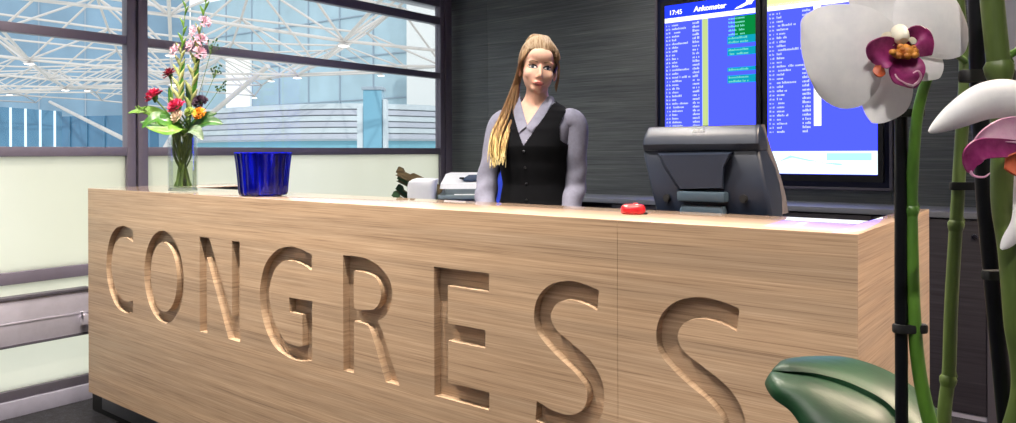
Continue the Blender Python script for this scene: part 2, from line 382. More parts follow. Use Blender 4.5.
obj('ledge_back', MB().box(XL + TH, XR - TH, YI - .03, YI - .004, .20, ZT - .028), M['blackmatt'], desk, True, 0)
obj('worktop', MB().box(XI - .004, XR - TH, YI - .004, YD, .925, .95, .002), M['blackmatt'], desk, True)
mb = MB(); mb.box(-3.86, XR - .05, 1.613, 1.633, 0, ZB); mb.box(-3.86, -3.84, 1.633, YD - .05, 0, ZB); mb.box(XR - .07, XR - .05, 1.633, YD - .05, 0, ZB); mb.box(-3.86, XL - .001, 1.633, YD - .05, ZB - .02, ZB)
mb.box(XL + .03, XR - .03, YF + .047, YD - .02, ZB + .002, ZB + .02)
obj('plinth', mb, M['blackmatt'], desk, True, 0)
obj('plinth_panel', MB().box(-3.735, XR - .12, 1.603, 1.613, .03, ZB - .004, .002), plain('grey_plinth_laminate', srgb(96, 98, 104), .4, .2), desk, True, label='grey plinth facing')

# ================================================================== back cabinets, counter, screens
cab_x = [(-4.04, -3.45), (-3.45, -2.86), (-2.86, -2.36), (-2.36, -1.85), (-1.85, -1.36), (-1.36, -.87), (-.87, XC)]
cab_l = ['dark wood cabinet in the back corner beside the glazed wall', 'dark wood cabinet behind the woman, second from the glazed wall', 'dark open cabinet niche under the counter behind the woman',
         'dark wood cabinet left of the black monitor by the back wall', 'dark wood cabinet behind the black monitor', 'dark wood cabinet under the right flight screen', 'dark wood cabinet with a silver lock at the right end by the pale pillar']
for i, ((a, b_), lb) in enumerate(zip(cab_x, cab_l)):
    th = thing('cabinet', lb, 'cabinet', ((a + b_) / 2, YC, 0), group=None)
    mb = MB(); a += .002; b_ -= .002
    mb.box(a, a + .018, YC + .02, YB - .004, .03, .93); mb.box(b_ - .018, b_, YC + .02, YB - .004, .03, .93); mb.box(a, b_, YC + .02, YB - .004, .03, .05); mb.box(a, b_, YB - .02, YB - .004, .03, .93)
    if i == 2: mb.box(a, b_, YC + .04, YB - .02, .5, .52)
    obj('body', mb, M['dark_door'], th, True, 0)
    obj('plinth', MB().box(a, b_, YC + .005, YC + .03, 0, .022), M['skirt'], th, True, 0)
    if i != 2:
        d_ = obj('door', MB().box(a + .001, b_ - .001, YC, YC + .019, .026, .926, .0015), M['dark_door'], th, True)
        lx = b_ - .045
        k = MB(); k.tube([(lx, YC - .014, .853), (lx, YC + .002, .853)], .013, 18); k.tube([(lx, YC - .018, .853), (lx, YC - .012, .853)], [.010, .012], 18)
        obj('lock', k, plain('chrome_lock', srgb(200, 200, 210), .15, 1), d_, True, label='round chrome lock')
c_ = MB().box(-4.04, XC - .001, YC - .012, YB - .001, .934, .962, .002)
single('back_counter', c_, M['counter'], 'long grey counter along the back wall below the flight screens', 'counter')

th = thing('screen_surround', 'black recessed surround framing the two flight screens on the wall', 'screen surround', (-1.54, YB, 1.6))  # surround panel framing both screens, fixed flat to the wall
NAVY = plain('navy_surround_glow_tint', srgb(18, 24, 52), .3)  # dark navy, made bluer to stand in for the screens' glow
obj('backboard', MB().box(-2.235, -.86, YB - .022, YB - .001, 1.045, 2.85, .001), NAVY, th, True)
mb = MB(); mb.box(-2.245, -2.23, YB - .04, YB - .001, 1.04, 2.85, .002); mb.box(-.862, -.846, YB - .04, YB - .001, 1.04, 2.85, .002); mb.box(-2.23, -.862, YB - .04, YB - .001, 1.035, 1.05, .002)
obj('surround_edge', mb, M['frame_dark'], th, True)
BLUE = emit('screen_blue', (.034, .047, 1, 1), 3.0)
BLUE2 = emit('screen_header_blue', (.012, .03, .8, 1), 2.2)
WHT = emit('screen_white', (1, 1, 1, 1), 1.6)
TXT = emit('screen_text', srgb(214, 226, 255), 1.1)
YEL = emit('screen_yellow', srgb(206, 226, 150), 1.0)
GRN = emit('screen_green', srgb(10, 150, 70), .9)
TEA = emit('screen_teal', srgb(16, 168, 196), 1.0)
TXG = emit('screen_status_text', srgb(130, 235, 215), 1.0)
def text_mesh(s, size, x, z, y, bold=.0, shear=0, align='LEFT'):
    cu = bpy.data.curves.new('tmp', 'FONT'); cu.body = s; cu.size = size; cu.offset = bold; cu.shear = shear; cu.align_x = align; cu.extrude = .0004; cu.resolution_u = 3
    o = bpy.data.objects.new('tmp', cu); COL.objects.link(o); bpy.context.view_layer.update()
    me = bpy.data.meshes.new_from_object(o.evaluated_get(bpy.context.evaluated_depsgraph_get())); bpy.data.objects.remove(o); bpy.data.curves.remove(cu)
    mb = MB(); mb.bm.from_mesh(me); bpy.data.meshes.remove(me)
    for v in mb.bm.verts: v.co = V((x + v.co.x, y - v.co.z, z + v.co.y))
    return mb
def marks(mb, x, z, n, h, y, cw=.0056):       # an unreadable word of n little strokes
    for k in range(n):
        if random.random() < .07: continue
        hh = h * random.choice((.62, .7, .7, 1.0)); w = cw * random.uniform(.5, .8)
        mb.box(x + k * cw, x + k * cw + w, y - .0004, y + .0004, z, z + hh)
YS = YB - .03
def screen(x0, x1, z0, z1, label):
    th = thing('flight_screen', label, 'screen', ((x0 + x1) / 2, YB - .022, z0))
    bz = .028
    mb = MB(); mb.box(x0 - bz, x1 + bz, YB - .05, YB - .023, z0 - bz - .012, z1 + bz, .003)
    obj('housing', mb, M['black'], th, True)
    obj('bezel', MB().loft([[(x0 - bz, YB - .053, z0 - bz - .012), (x1 + bz, YB - .053, z0 - bz - .012), (x1 + bz, YB - .053, z1 + bz), (x0 - bz, YB - .053, z1 + bz)], [(x0, YB - .053, z0), (x1, YB - .053, z0), (x1, YB - .053, z1), (x0, YB - .053, z1)], [(x0, YB - .05, z0), (x1, YB - .05, z0), (x1, YB - .05, z1), (x0, YB - .05, z1)], [(x0 - bz, YB - .05, z0 - bz - .012), (x1 + bz, YB - .05, z0 - bz - .012), (x1 + bz, YB - .05, z1 + bz), (x0 - bz, YB - .05, z1 + bz)]], cap=False, loop=True), M['black'], th, True, 0)
    obj('display', MB().box(x0, x1, YB - .0515, YB - .0502, z0, z1), BLUE, th, True, 0)
    return th
YT = YB - .0522
x0, x1 = -2.166, -1.578
s1 = screen(x0, x1, 1.119, 2.188, 'flight screen with the time 17:45 and Ankomster at its top')
Bx = lambda a, b_, c, d: MB().box(a, b_, YT, YT + .0006, c, d)
obj('header', Bx(x0, x1, 2.077 + .028, 2.188), BLUE2, s1, True, 0)
obj('column_bar', Bx(x0, x1, 2.077, 2.106), WHT, s1, True, 0)
YX = YT - .0006
obj('clock_text', text_mesh('17:45', .041, x0 + .03, 2.126, YX, .0006), WHT, s1, True, 0)
obj('title_text', text_mesh('Ankomster', .0455, x0 + .199, 2.129, YX, .0014, .1), WHT, s1, True, 0)
mb = MB(); mb.prism([(x0 + .46, 2.112), (x0 + .472, 2.122), (x0 + .53, 2.146), (x0 + .545, 2.184), (x0 + .558, 2.186), (x0 + .553, 2.152), (x0 + .583, 2.165), (x0 + .585, 2.155), (x0 + .552, 2.134), (x0 + .505, 2.118)], lambda a, b_, d: V((a, d, b_)), YX, YX + .0006)
mb.prism([(x0 + .548, 2.13), (x0 + .578, 2.17), (x0 + .586, 2.17), (x0 + .566, 2.132)], lambda a, b_, d: V((a, d, b_)), YX - .0007, YX - .0002)
obj('aircraft_emblem', mb, WHT, s1, True, 0)
obj('gate_stripe', Bx(x0 + .252, x0 + .292, 1.119, 2.076), YEL, s1, True, 0)
lens1 = [6, 13, 8, 7, 4, 15, 7, 5, 4, 6, 5, 6, 16, 6, 17, 9, 6, 7, 6, 9, 5, 15, 11, 10, 5, 6, 9, 10, 6, 8, 5, 7, 6, 12, 8, 5, 9, 11, 8]
RW = .0238
zr_ = lambda i: 2.052 - RW * i
mb = MB()
for i, n_ in enumerate(lens1):
    z = zr_(i)
    marks(mb, x0 + .010, z, 2, .012, YX); marks(mb, x0 + .028, z, 2, .012, YX); marks(mb, x0 + .05, z, n_, .0135, YX, .0074); marks(mb, x0 + .19, z, 6, .015, YX, .0076)
obj('flight_list', mb, TXT, s1, True, 0)
obj('status_green', Bx(x0 + .46, x1 - .0005, zr_(4) - .006, zr_(0) + .018), GRN, s1, True, 0)
for i0, i1 in ((5, 6), (8, 9), (13, 13), (15, 16)): obj('status_teal', Bx(x0 + .415, x1 - .0005, zr_(i1) - .005, zr_(i0) + .0185), TEA, s1, True, 0)
for i in (0, 1, 2, 3, 4, 5, 6, 8, 9, 13, 15, 16):
    mb = MB(); marks(mb, x0 + .423, zr_(i), 17 if i > 4 else 14, .0125, YX, .0072); obj('status_lettering', mb, TXG, s1, True, 0)
x0, x1 = -1.508, -.916
s2 = screen(x0, x1, 1.121, 2.188, 'flight screen partly behind the white orchid with a white notice below')
obj('header', Bx(x0, x1, 2.10, 2.188), emit('screen_pale_yellow', srgb(232, 246, 170), 1.2), s2, True, 0)
obj('column_bar', Bx(x0, x1, 2.075, 2.115), WHT, s2, True, 0)
obj('gate_stripe', MB().box(x0 + .262, x0 + .302, YT - .0001, YT + .0006, 1.395, 2.075), WHT, s2, True, 0)
lens2 = [3, 4, 6, 15, 9, 7, 8, 7, 7, 19, 4, 6, 4, 20, 11, 6, 6, 15, 5, 8, 6, 4, 6, 6, 6, 9, 5, 8, 4, 6]
mb = MB(); z = 2.05
for n_ in lens2:
    marks(mb, x0 + .012, z, 2, .012, YX); marks(mb, x0 + .03, z, 2, .012, YX); marks(mb, x0 + .055, z, n_, .0135, YX, .0074); marks(mb, x0 + .2, z, 6, .015, YX, .0078); z -= .0238
obj('flight_list', mb, TXT, s2, True, 0)
obj('notice', Bx(x0, x1, 1.123, 1.252), emit('screen_notice', srgb(236, 252, 255), 1.5), s2, True, 0)
mb = MB(); mb.box(x0 + .33, x1 - .03, YX, YX + .0005, 1.2, 1.24); mb.prism([(x0 + .06, 1.19), (x0 + .14, 1.215), (x0 + .26, 1.19), (x0 + .40, 1.172), (x0 + .42, 1.18), (x0 + .25, 1.2), (x0 + .13, 1.228)], lambda a, b_, d: V((a, d, b_)), YX, YX + .0005)
obj('notice_artwork', mb, emit('screen_cyan', srgb(180, 238, 244), 1.2), s2, True, 0)
mb = MB(); marks(mb, x0 + .19, 1.213, 9, .024, YX, .012); marks(mb, x0 + .19, 1.185, 17, .015, YX, .012)
obj('notice_lettering', mb, emit('screen_notice_text', srgb(255, 250, 236), 1.7), s2, True, 0)

# ================================================================== things on the desk
def onY(u, v, Y):
    d = FW + RT * ((u - 508) / F_PX) + UPV * ((CY - v) / F_PX); return V((0, 0, EYE)) + d * (Y / d.y)
ZL = ZT + .0008
# --- point-of-sale monitor
YP = 1.86
POSB = plain('navy_black_plastic', srgb(24, 33, 50), .42, 0, .05)
POSG = plain('grey_trim_plastic', srgb(92, 88, 92), .4)
POSL = plain('slate_plastic', srgb(54, 70, 84), .4)
pos = thing('checkout_monitor', 'black checkout monitor seen from behind on the right of the desk', 'monitor', (-.79, 1.9, .95))
def rrect(xa, xb, ya, yb, z, r=.02, n=5, z2=None):
    out = []
    for cx, cy, a0 in ((xb - r, yb - r, 0), (xa + r, yb - r, 90), (xa + r, ya + r, 180), (xb - r, ya + r, 270)):
        for k in range(n + 1):
            a = math.radians(a0 + 90 * k / n); out.append((cx + r * math.cos(a), cy + r * math.sin(a), z))
    return out
prof = [(216, 659, 776, .012, .105), (200, 655.5, 773, .004, .115), (185, 652, 770, .004, .12), (168, 648.5, 766.5, .008, .115), (156, 646, 764, .016, .10), (150.5, 645.5, 763.5, .02, .09)]
rings = []
for v, a, b_, y0, y1 in prof:
    pa, pb = onY(a, v, YP + y0), onY(b_, v + 1, YP + y0); rings.append(rrect(pa.x, pb.x, YP + y0, YP + y1, onY((a + b_) / 2, v, YP).z, .012))
obj('rear_shell', MB().loft(rings[::-1]), POSB, pos, True)
prof = [(150.2, 645, 763.5, .014, .085), (144, 644.5, 762.5, .0, .078), (136, 646, 762.5, .004, .066), (129, 649, 762.8, .014, .056), (125.5, 651, 763, .026, .05)]
rings = []
for v, a, b_, y0, y1 in prof:
    pa, pb = onY(a, v, YP + y0), onY(b_, v, YP + y0); rings.append(rrect(pa.x, pb.x, YP + y0, YP + y1, onY((a + b_) / 2, v, YP).z, .011))
tb = obj('top_band', MB().loft(rings[::-1]), POSB, pos, True)
# brand marks: too small to read in the place, five pale strokes
mb = MB(); q = onY(695.5, 131.5, YP + .006)
for k in range(5):
    x = q.x + k * .0072; yy = YP + .0085
    mb.box(x, x + .0018, yy, yy + .004, q.z - .0045, q.z + .0045); mb.box(x, x + .0056, yy, yy + .004, q.z + (.0025 if k % 2 else -.0045), q.z + (.0045 if k % 2 else -.0025)); mb.box(x + .004, x + .0056, yy, yy + .004, q.z - .0045, q.z + .003)
obj('brand_lettering', mb, plain('pale_grey_print', srgb(190, 196, 204), .5), tb, True, 0)
def face(pts, Y): return [onY(u, v, Y) for u, v in pts]
f0 = face([(661, 153), (737, 151.5), (729, 166), (728.5, 190), (681, 191), (668, 170)], YP + .016); f1 = face([(664, 155), (733, 154), (727, 167), (726, 188), (684, 189), (672, 170)], YP - .022)
obj('hump', MB().loft([f0, f1]), POSB, pos, True, 20)
g0 = onY(681, 191, YP - .02); g1 = onY(729, 203, YP - .02)
obj('cable_cover', MB().box(g0.x, g1.x, YP - .026, YP + .03, g1.z, g0.z, .006), POSL, pos, True)
g0 = onY(682, 204.5, YP - .02); g1 = onY(727, 213, YP - .02)
mb = MB(); mb.loft([rrect(g0.x - .01, g1.x + .01, YP - .03, YP + .09, .962, .012), rrect(g0.x, g1.x, YP - .02, YP + .06, g1.z, .01), rrect(g0.x + .004, g1.x - .004, YP - .016, YP + .05, g0.z - .002, .008)])
obj('stand_neck', mb, POSL, pos, True)
obj('stand_base', MB().loft([rrect(-.94, -.64, YP + .0, YP + .22, .9508, .03), rrect(-.94, -.64, YP + .0, YP + .22, .965, .03), rrect(-.925, -.655, YP + .015, YP + .2, .972, .03)]), POSB, pos, True)
for u, v in ((670.5, 198), (748, 199)):
    q = onY(u, v, YP + .002); mb = MB(); mb.tube([(q.x, YP - .003, q.z), (q.x, YP + .01, q.z)], .0105, 18); mb.tube([(q.x + .004, YP - .006, q.z), (q.x + .004, YP, q.z)], .005, 10)
    obj('socket', mb, M['blackmatt'], pos, True)
# side: display housing facing the counter's inner side, with a grey curved trim
rings = []
for v, a, y0, y1 in ((217, 776.5, .085, .15), (200, 773.5, .098, .155), (185, 770.5, .102, .15), (165, 766.5, .095, .135), (150, 764, .074, .112), (135, 763, .05, .088), (123.5, 763.2, .036, .066)):
    z = onY(a, v, YP).z; xl = onY(650, v, YP).x; xr = onY(a, v, YP + .03).x + .004; rings.append(rrect(xl, xr, YP + y0, YP + y1, z, .008))
obj('display_housing', MB().loft(rings[::-1]), POSG, pos, True)
r2 = [(V(r[0]) + V(r[5])) / 2 for r in rings]
mb = MB(); tr = []
for v, a, y in ((214, 776.5, .07), (200, 773, .052), (186, 770, .046), (172, 767.5, .058), (160, 765.2, .07), (148, 763.6, .062), (136, 762.8, .046)):
    q = onY(a, v, YP + y); tr.append((q.x + .003, YP + y, onY(a, v, YP).z))
mb.tube(spl(tr, False, 5), .0065, 10); obj('side_trim', mb, POSG, pos, True)
rr_ = rings; glass_pts = [V((-.955, YP + .158, 1.0)), V((-.66, YP + .158, 1.0)), V((-.66, YP + .085, 1.30)), V((-.955, YP + .085, 1.30))]
pos_shift = -.0105
obj('touch_display', MB().loft([[p for p in glass_pts], [p + V((0, .004, .001)) for p in glass_pts]]), M['black'], pos, True, 0)

pos.location.x += pos_shift
# --- red box
q = V((-.875, 1.603, ZL)); RED = plain('red_gloss_plastic', srgb(176, 26, 34), .22, 0, .05, Coat_Weight=.5)
rd = thing('small_box', 'small glossy red rounded box on the desk ledge left of the monitor', 'box', q, YAW * .6)
rings = [rrect(-.029, .029, -.020, .020, z, r) if 0 else rrect(-.029 + i_, .029 - i_, -.02 + i_, .02 - i_, z, .017 - i_ * .5) for z, i_ in ((0.0, .003), (.003, .0), (.012, -.001), (.018, .001), (.0225, .005), (.024, .010))]
obj('lid_shell', MB().loft(rings), RED, rd); obj('foot', MB().loft([rrect(-.024, .034, -.012, .016, -.0004, .01), rrect(-.024, .034, -.012, .016, .004, .01)]), M['blackmatt'], rd)
obj('button', MB().lathe([(.006, .023), (.006, .0262), (.004, .027)], (.006, 0, 0), 16), plain('pale_red_plastic', srgb(206, 70, 66), .3), rd)

# --- cobalt blue fluted glass bowl
t = NT('cobalt_glass'); b = t.bsdf(srgb(14, 22, 190), .06, 0, Transmission_Weight=.62, IOR=1.3); M['cobalt'] = t.m
f = t.noise(t.coords((26, 26, .5)), 1, 2); t.link(t.ramp(f, [(.36, srgb(4, 6, 60)), (.5, srgb(8, 14, 150)), (.64, srgb(26, 42, 236))]), b.inputs['Base Color'])
bw = thing('blue_bowl', 'deep cobalt blue fluted glass bowl on the desk beside the flower vase', 'bowl', (-2.33, 1.553, ZL))
flu = lambda k, n, z: 1 + .022 * math.cos(k / n * 2 * PI * 22)
outp = [(.062, 0), (.079, .003), (.083, .012), (.086, .05), (.090, .095), (.095, .135), (.098, .152)]
inp = [(.0945, .152), (.0915, .135), (.0865, .095), (.0825, .05), (.078, .014), (.05, .008)]
obj('bowl_body', MB().lathe(outp + inp, (0, 0, 0), 176, flu), M['cobalt'], bw, smooth=60)
obj('bowl_rim', MB().lathe([(.0945, .150), (.0945, .154), (.0985, .154), (.0985, .150), (.0945, .150)], (0, 0, 0), 96, None, False), plain('cobalt_rim', srgb(10, 26, 214), .1), bw)

# --- vase and flowers
VX, VY = -2.903, 1.563
VC = V((VX, VY, ZL))
vs = thing('flower_vase', 'clear glass cylinder vase of flowers at the left end of the desk', 'vase', VC)
M['vase'] = thin_glass('clear_vase_glass', (.975, .99, .985, 1), .35)
Hv = .216
obj('vase_wall', MB().lathe([(.055, .001), (.056, .006), (.056, Hv), (.0525, Hv), (.0525, .014), (.02, .012)], (0, 0, 0), 40), M['vase'], vs)
obj('vase_base', MB().lathe([(.02, .0005), (.055, .0015), (.0525, .013), (.02, .0145)], (0, 0, 0), 40), plain('greenish_glass_base', srgb(196, 206, 190), .08, 0, .03, Transmission_Weight=.7), vs)
t = NT('vase_water'); tr = t.add('ShaderNodeBsdfTransparent'); tr.inputs[0].default_value = (.9, .93, .82, 1); g = t.add('ShaderNodeBsdfGlossy'); g.inputs['Roughness'].default_value = .02
mx = t.add('ShaderNodeMixShader'); mx.inputs[0].default_value = .05; t.link(tr.outputs[0], mx.inputs[1]); t.link(g.outputs[0], mx.inputs[2]); t.link(mx.outputs[0], t.out.inputs[0])
obj('water', MB().lathe([(.051, .0147), (.0515, .12), (.02, .1202)], (0, 0, 0), 32), t.m, vs)
G_STEM = leafy('flower_stem_green', srgb(58, 84, 34), srgb(108, 132, 60), .5, (40, 40, 10), 0)
G_LEAF = leafy('bouquet_leaf_green', srgb(26, 74, 24), srgb(76, 128, 42), .32, (22, 22, 22), .3, .2)
G_LEAF2 = leafy('bouquet_leaf_light', srgb(62, 108, 34), srgb(120, 160, 62), .35, (18, 18, 18), .35)
G_DARK = leafy('bouquet_leaf_dark', srgb(20, 52, 24), srgb(52, 96, 40), .4, (22, 22, 22), .15)
BUD = leafy('gladiolus_bud', srgb(112, 130, 56), srgb(186, 184, 132), .5, (20, 20, 20), .2)
PINK = leafy('gladiolus_pink', srgb(222, 170, 192), srgb(242, 216, 226), .5, (30, 30, 30), .35)
WINE = leafy('carnation_wine', srgb(92, 8, 28), srgb(156, 22, 52), .6, (40, 40, 40), .15)
MAGE = leafy('carnation_magenta', srgb(168, 14, 66), srgb(214, 50, 100), .6, (40, 40, 40), .2)
ORAN = leafy('orange_bloom', srgb(222, 120, 20), srgb(250, 190, 60), .6, (30, 30, 30), .2)
CREA = leafy('cream_bloom', srgb(226, 196, 172), srgb(246, 232, 214), .6, (30, 30, 30), .3)
BLKF = leafy('dark_bloom', srgb(28, 14, 32), srgb(64, 34, 60), .6, (30, 30, 30), .1)
DV = (VC - V((0, 0, EYE))).dot(FW)
def stem_pts(top, foot_r=.03, ang=0, neck=None):
    a = ang; foot = VC + V((math.cos(a) * foot_r, math.sin(a) * foot_r, .018)); mid = VC + V((-math.cos(a) * .016 + .013 * math.cos(3 * a + 1), -math.sin(a) * .016 + .013 * math.sin(5 * a), .15 + .02 * math.sin(7 * a))); nk = VC + V((-math.cos(a) * .036, -math.sin(a) * .036, Hv + .01))
    m2 = nk.lerp(V(top), .5) + V((0, 0, .01)); return spl([foot, mid, nk, m2, V(top)], False, 5)
def frilly(c, r, up, layers=4, n=9):
    mb = MB(); Rm = rot_to(up)
    for L in range(layers):
        t_ = L / max(1, layers - 1); tilt = .15 + t_ * 1.25
        for k in range(n - L):
            a = 2 * PI * k / (n - L) + L * .5 + random.uniform(-.15, .15)
            def f(u, w, a=a, tilt=tilt, L=L):
                s = (w - .5) * 2; rr = r * u * (1.0 + .12 * math.sin(9 * s + k) * (u > .7)); th = a + s * (.42 * (.4 + u))
                zz = math.cos(tilt) * rr * .9 + .1 * r * math.sin(7 * s + L) * u * u; rad = math.sin(tilt) * rr + .03 * r
                return V(c) + Rm @ V((math.cos(th) * rad, math.sin(th) * rad, zz))
            mb.sheet(f, 4, 6, .0006)
    return mb
def flower(name, u, v, d, r, mat, label, cat, ang, up=(.1, -.5, 1), layers=4, group=None):
    c = P(u, v, d); th = thing(name, label, cat, c, group=group)
    obj('stem', MB().tube(stem_pts(c - V((0, 0, r * .3)), .03, ang), .0034, 7), G_STEM, th, True)
    obj('calyx', MB().tube([c - V((0, 0, r * .75)), c - V((0, 0, r * .3)), c + V((0, 0, r * .05))], [.003, r * .32, r * .3], 10), G_LEAF, th, True)
    obj('bloom', frilly(c - V((0, 0, r * .1)), r, up, layers), mat, th, True, 60)
flower('carnation', 155, 96, DV - .06, .036, MAGE, 'magenta carnation reaching out on the left of the bouquet', 'flower', 2.6, (-.35, -.5, .8))
flower('carnation', 170.5, 74, DV + .02, .03, WINE, 'dark wine red carnation highest of the carnations in the bouquet', 'flower', 1.9, (-.2, -.6, .8))
flower('carnation', 177, 106.5, DV - .07, .036, MAGE, 'crimson carnation low in the middle of the bouquet', 'flower', 4.2, (0, -.7, .8))
flower('dark_bloom', 200.5, 102, DV - .03, .032, BLKF, 'almost black bloom on the right of the bouquet', 'flower', .4, (.3, -.6, .7))
flower('orange_bloom', 200, 113.5, DV - .07, .027, ORAN, 'orange yellow bloom low on the right of the bouquet', 'flower', 5.2, (.3, -.8, .6))
flower('cream_bloom', 178, 116.5, DV - .08, .028, CREA, 'cream coloured bloom just under the crimson carnation', 'flower', 3.6, (0, -.9, .5))
flower('cream_bloom', 190, 112, DV - .06, .022, leafy('lime_bloom', srgb(120, 150, 50), srgb(190, 206, 110), .6, (30, 30, 30), .2), 'lime green bloom between the crimson carnation and the orange bloom', 'flower', 4.8, (.1, -.8, .6))
def gladiolus(path, label, ang, pink_at, d):
    pts = [P(u, v, d + dd) for u, v, dd in path]; base = pts[0]; th = thing('gladiolus', label, 'flower', base)
    st = stem_pts(pts[0], .025, ang); ln = st + spl(pts, False, 8)[1:]
    rad = [.0042 - .0026 * i / (len(ln) - 1) for i in range(len(ln))]
    obj('stem', MB().tube(ln, rad, 8), G_STEM, th, True)
    sp = spl(pts, False, 10); n = 17
    for k in range(n):
        t_ = .1 + .88 * k / (n - 1); i = int(t_ * (len(sp) - 1)); p = sp[i]; ax = (sp[min(len(sp) - 1, i + 1)] - sp[max(0, i - 1)]).normalized()
        side = (1 if k % 2 else -1); s = 1 - .55 * t_
        dirv = (ax * .85 + R0 * side * .5 - FW * .25).normalized()
        if k in pink_at:
            c = p + R0 * side * .022 * s - FW * .012
            obj('bloom', frilly(c, .034 * (1 - .3 * t_), R0 * side * .9 - FW * .7 + V((0, 0, .5)), 3, 6), PINK, th, True, 60)
        q = p + dirv * .062 * s
        obj('bud', MB().tube(spl([p - ax * .012, p + dirv * .02 * s, p + dirv * .04 * s, q], False, 3), [.004 * s, .0058 * s, .0082 * s, .0094 * s, .0094 * s, .0084 * s, .0066 * s, .0054 * s, .0034 * s, .0014][:10], 8), BUD if k < 11 else G_LEAF2, th, True)
    for a_, b_ in ((.12, .42), (.3, .6)):
        i0, i1 = int(a_ * (len(sp) - 1)), int(b_ * (len(sp) - 1)); p0, p1 = sp[i0] + R0 * .004, sp[i1] + R0 * .02
        obj('leaf', MB().sheet(lambda u, w: p0.lerp(p1, u) + R0 * ((w - .5) * .016 * math.sin(PI * min(1, u * .9 + .1))) - FW * (.01 * u), 8, 3, .0008), G_LEAF, th, True)
gladiolus([(180, 118, -.03), (179, 92, -.02), (180, 66, 0), (182.5, 40, .02), (186, 4, .03)], 'gladiolus spike on the left with one pale pink bloom', 2.2, (10,), DV)
gladiolus([(190, 118, 0), (192, 92, 0), (195, 64, 0), (199, 38, .01), (205, 8, .02), (208, -14, .02)], 'taller gladiolus spike on the right with open pink blooms', .9, (7, 8, 9, 10, 11), DV + .01)
def broad_leaf(name, pts, w, mat, label, group=None, ripple=.1, upv=-FW * .8 + V((0, 0, .7)), ang=0, foldv=.25):
    pts = [V(p) for p in pts]; sp = spl(pts, False, 6); n = len(sp) - 1
    th = thing(name, label, 'leaf', pts[0], group=group)
    def f(u, v_):
        x = u * n; i = min(n - 1, int(x)); p = sp[i].lerp(sp[i + 1], x - i); ax = (sp[i + 1] - sp[i]).normalized(); sd = ax.cross(V(upv)).normalized(); nn = sd.cross(ax)
        s = (v_ - .5) * 2; ww = w * (math.sin(PI * (u ** .75)) ** .8 if 0 < u < 1 else 0) + .0006
        return p + sd * s * ww + nn * (abs(s) * ww * foldv + ripple * ww * math.sin(9 * u + 2.2 * s) * s)
    obj('blade', MB().sheet(f, 22, 8, .0009), mat, th, True, 60)
    obj('midrib', MB().tube([p + V((0, 0, .0004)) for p in sp], [.0018 - .0013 * i / n for i in range(n + 1)], 6), G_LEAF2, th, True)
    obj('stalk', MB().tube(stem_pts(pts[0], .03, ang), .0052, 7), G_STEM, th, True)
lf = lambda *a: [P(u, v, DV + dd) for u, v, dd in a]
broad_leaf('bouquet_leaf', lf((184, 133, -.03), (170, 124, -.08), (155, 119, -.11), (142, 128, -.13)), .036, G_LEAF, 'broad green leaf spreading left over the vase rim, lowest on the left', ang=.2)
broad_leaf('bouquet_leaf', lf((180, 130, 0), (164, 118, -.02), (147, 111, -.03), (128, 113, -.04)), .026, G_LEAF2, 'pale green leaf tip reaching farthest left from the bouquet', ang=.8)
broad_leaf('bouquet_leaf', lf((186, 135, -.04), (178, 128, -.10), (168, 132, -.13), (146, 127, -.14)), .03, G_LEAF2, 'light edged leaf drooping in front of the vase rim', ang=1.5)
broad_leaf('bouquet_leaf', lf((187, 134, -.02), (198, 126, -.07), (210, 122, -.08), (223, 124, -.08)), .032, G_DARK, 'dark green leaf spreading right over the vase rim', ang=3.2)
broad_leaf('bouquet_leaf', lf((186, 136, -.03), (191, 130, -.09), (197, 132, -.12), (203, 140, -.13)), .026, leafy('silver_leaf', srgb(58, 78, 58), srgb(112, 130, 106), .4, (26, 26, 26), .2), 'silvery leaf in the front right of the bouquet', ang=3.9)
broad_leaf('bouquet_leaf', lf((185, 134, 0), (172, 126, .04), (158, 124, .06), (140, 122, .06)), .03, G_DARK, 'dark leaf at the back left of the bouquet', ang=5.0)
broad_leaf('bouquet_leaf', lf((186, 130, .02), (189, 112, .03), (188, 96, .03), (186, 80, .03)), .012, G_DARK, 'narrow upright dark leaf between the two gladiolus spikes', ang=5.6, upv=FW)
broad_leaf('bouquet_leaf', lf((181, 128, .01), (173, 112, .02), (170, 98, .02), (169, 86, .02)), .011, G_LEAF, 'narrow upright leaf below the wine red carnation', ang=1.1, upv=FW)
broad_leaf('bouquet_leaf', lf((182, 131, -.05), (172, 123, -.09), (163, 120, -.10), (151, 113, -.09)), .03, G_LEAF, 'mid green leaf rising left behind the lowest leaves of the bouquet', ang=4.4)
broad_leaf('bouquet_leaf', lf((188, 131, -.01), (199, 121, -.03), (208, 116, -.03), (217, 113, -.02)), .026, G_DARK, 'dark leaf rising behind the orange yellow bloom', ang=2.4)
def sprig(path, d, label, ang, mat, n=16, spread=.022):
    pts = [P(u, v, d) for u, v in path]; th = thing('filler_sprig', label, 'sprig', pts[0])
    obj('stem', MB().tube(stem_pts(pts[0], .03, ang)[:-1] + spl(pts, False, 6), .0012, 5), G_STEM, th, True)
    e = pts[-1]
    for k in range(n):
        c = e + R0 * random.uniform(-spread, spread) + V((0, 0, random.uniform(-spread, spread))) + FW * random.uniform(-.012, .012)
        mb = MB(); mb.tube([pts[-2].lerp(e, .7), c], .0006, 4); obj('twig', mb, G_STEM, th, True)
        obj('leaflet', MB().ell(c, (.0036, .0036, .0042), None, 8, 6), mat, th, True)
sprig([(192, 124), (205, 98), (217, 70)], DV, 'fine dark sprig of tiny leaves, middle one on the right', .3, G_DARK)
sprig([(192, 124), (209, 104), (221, 86)], DV + .02, 'fine dark sprig of tiny leaves, lowest on the right', .6, G_DARK)
sprig([(192, 120), (203, 80), (213, 44)], DV + .01, 'fine dark sprig of tiny leaves, highest on the right', .1, G_DARK, 14)
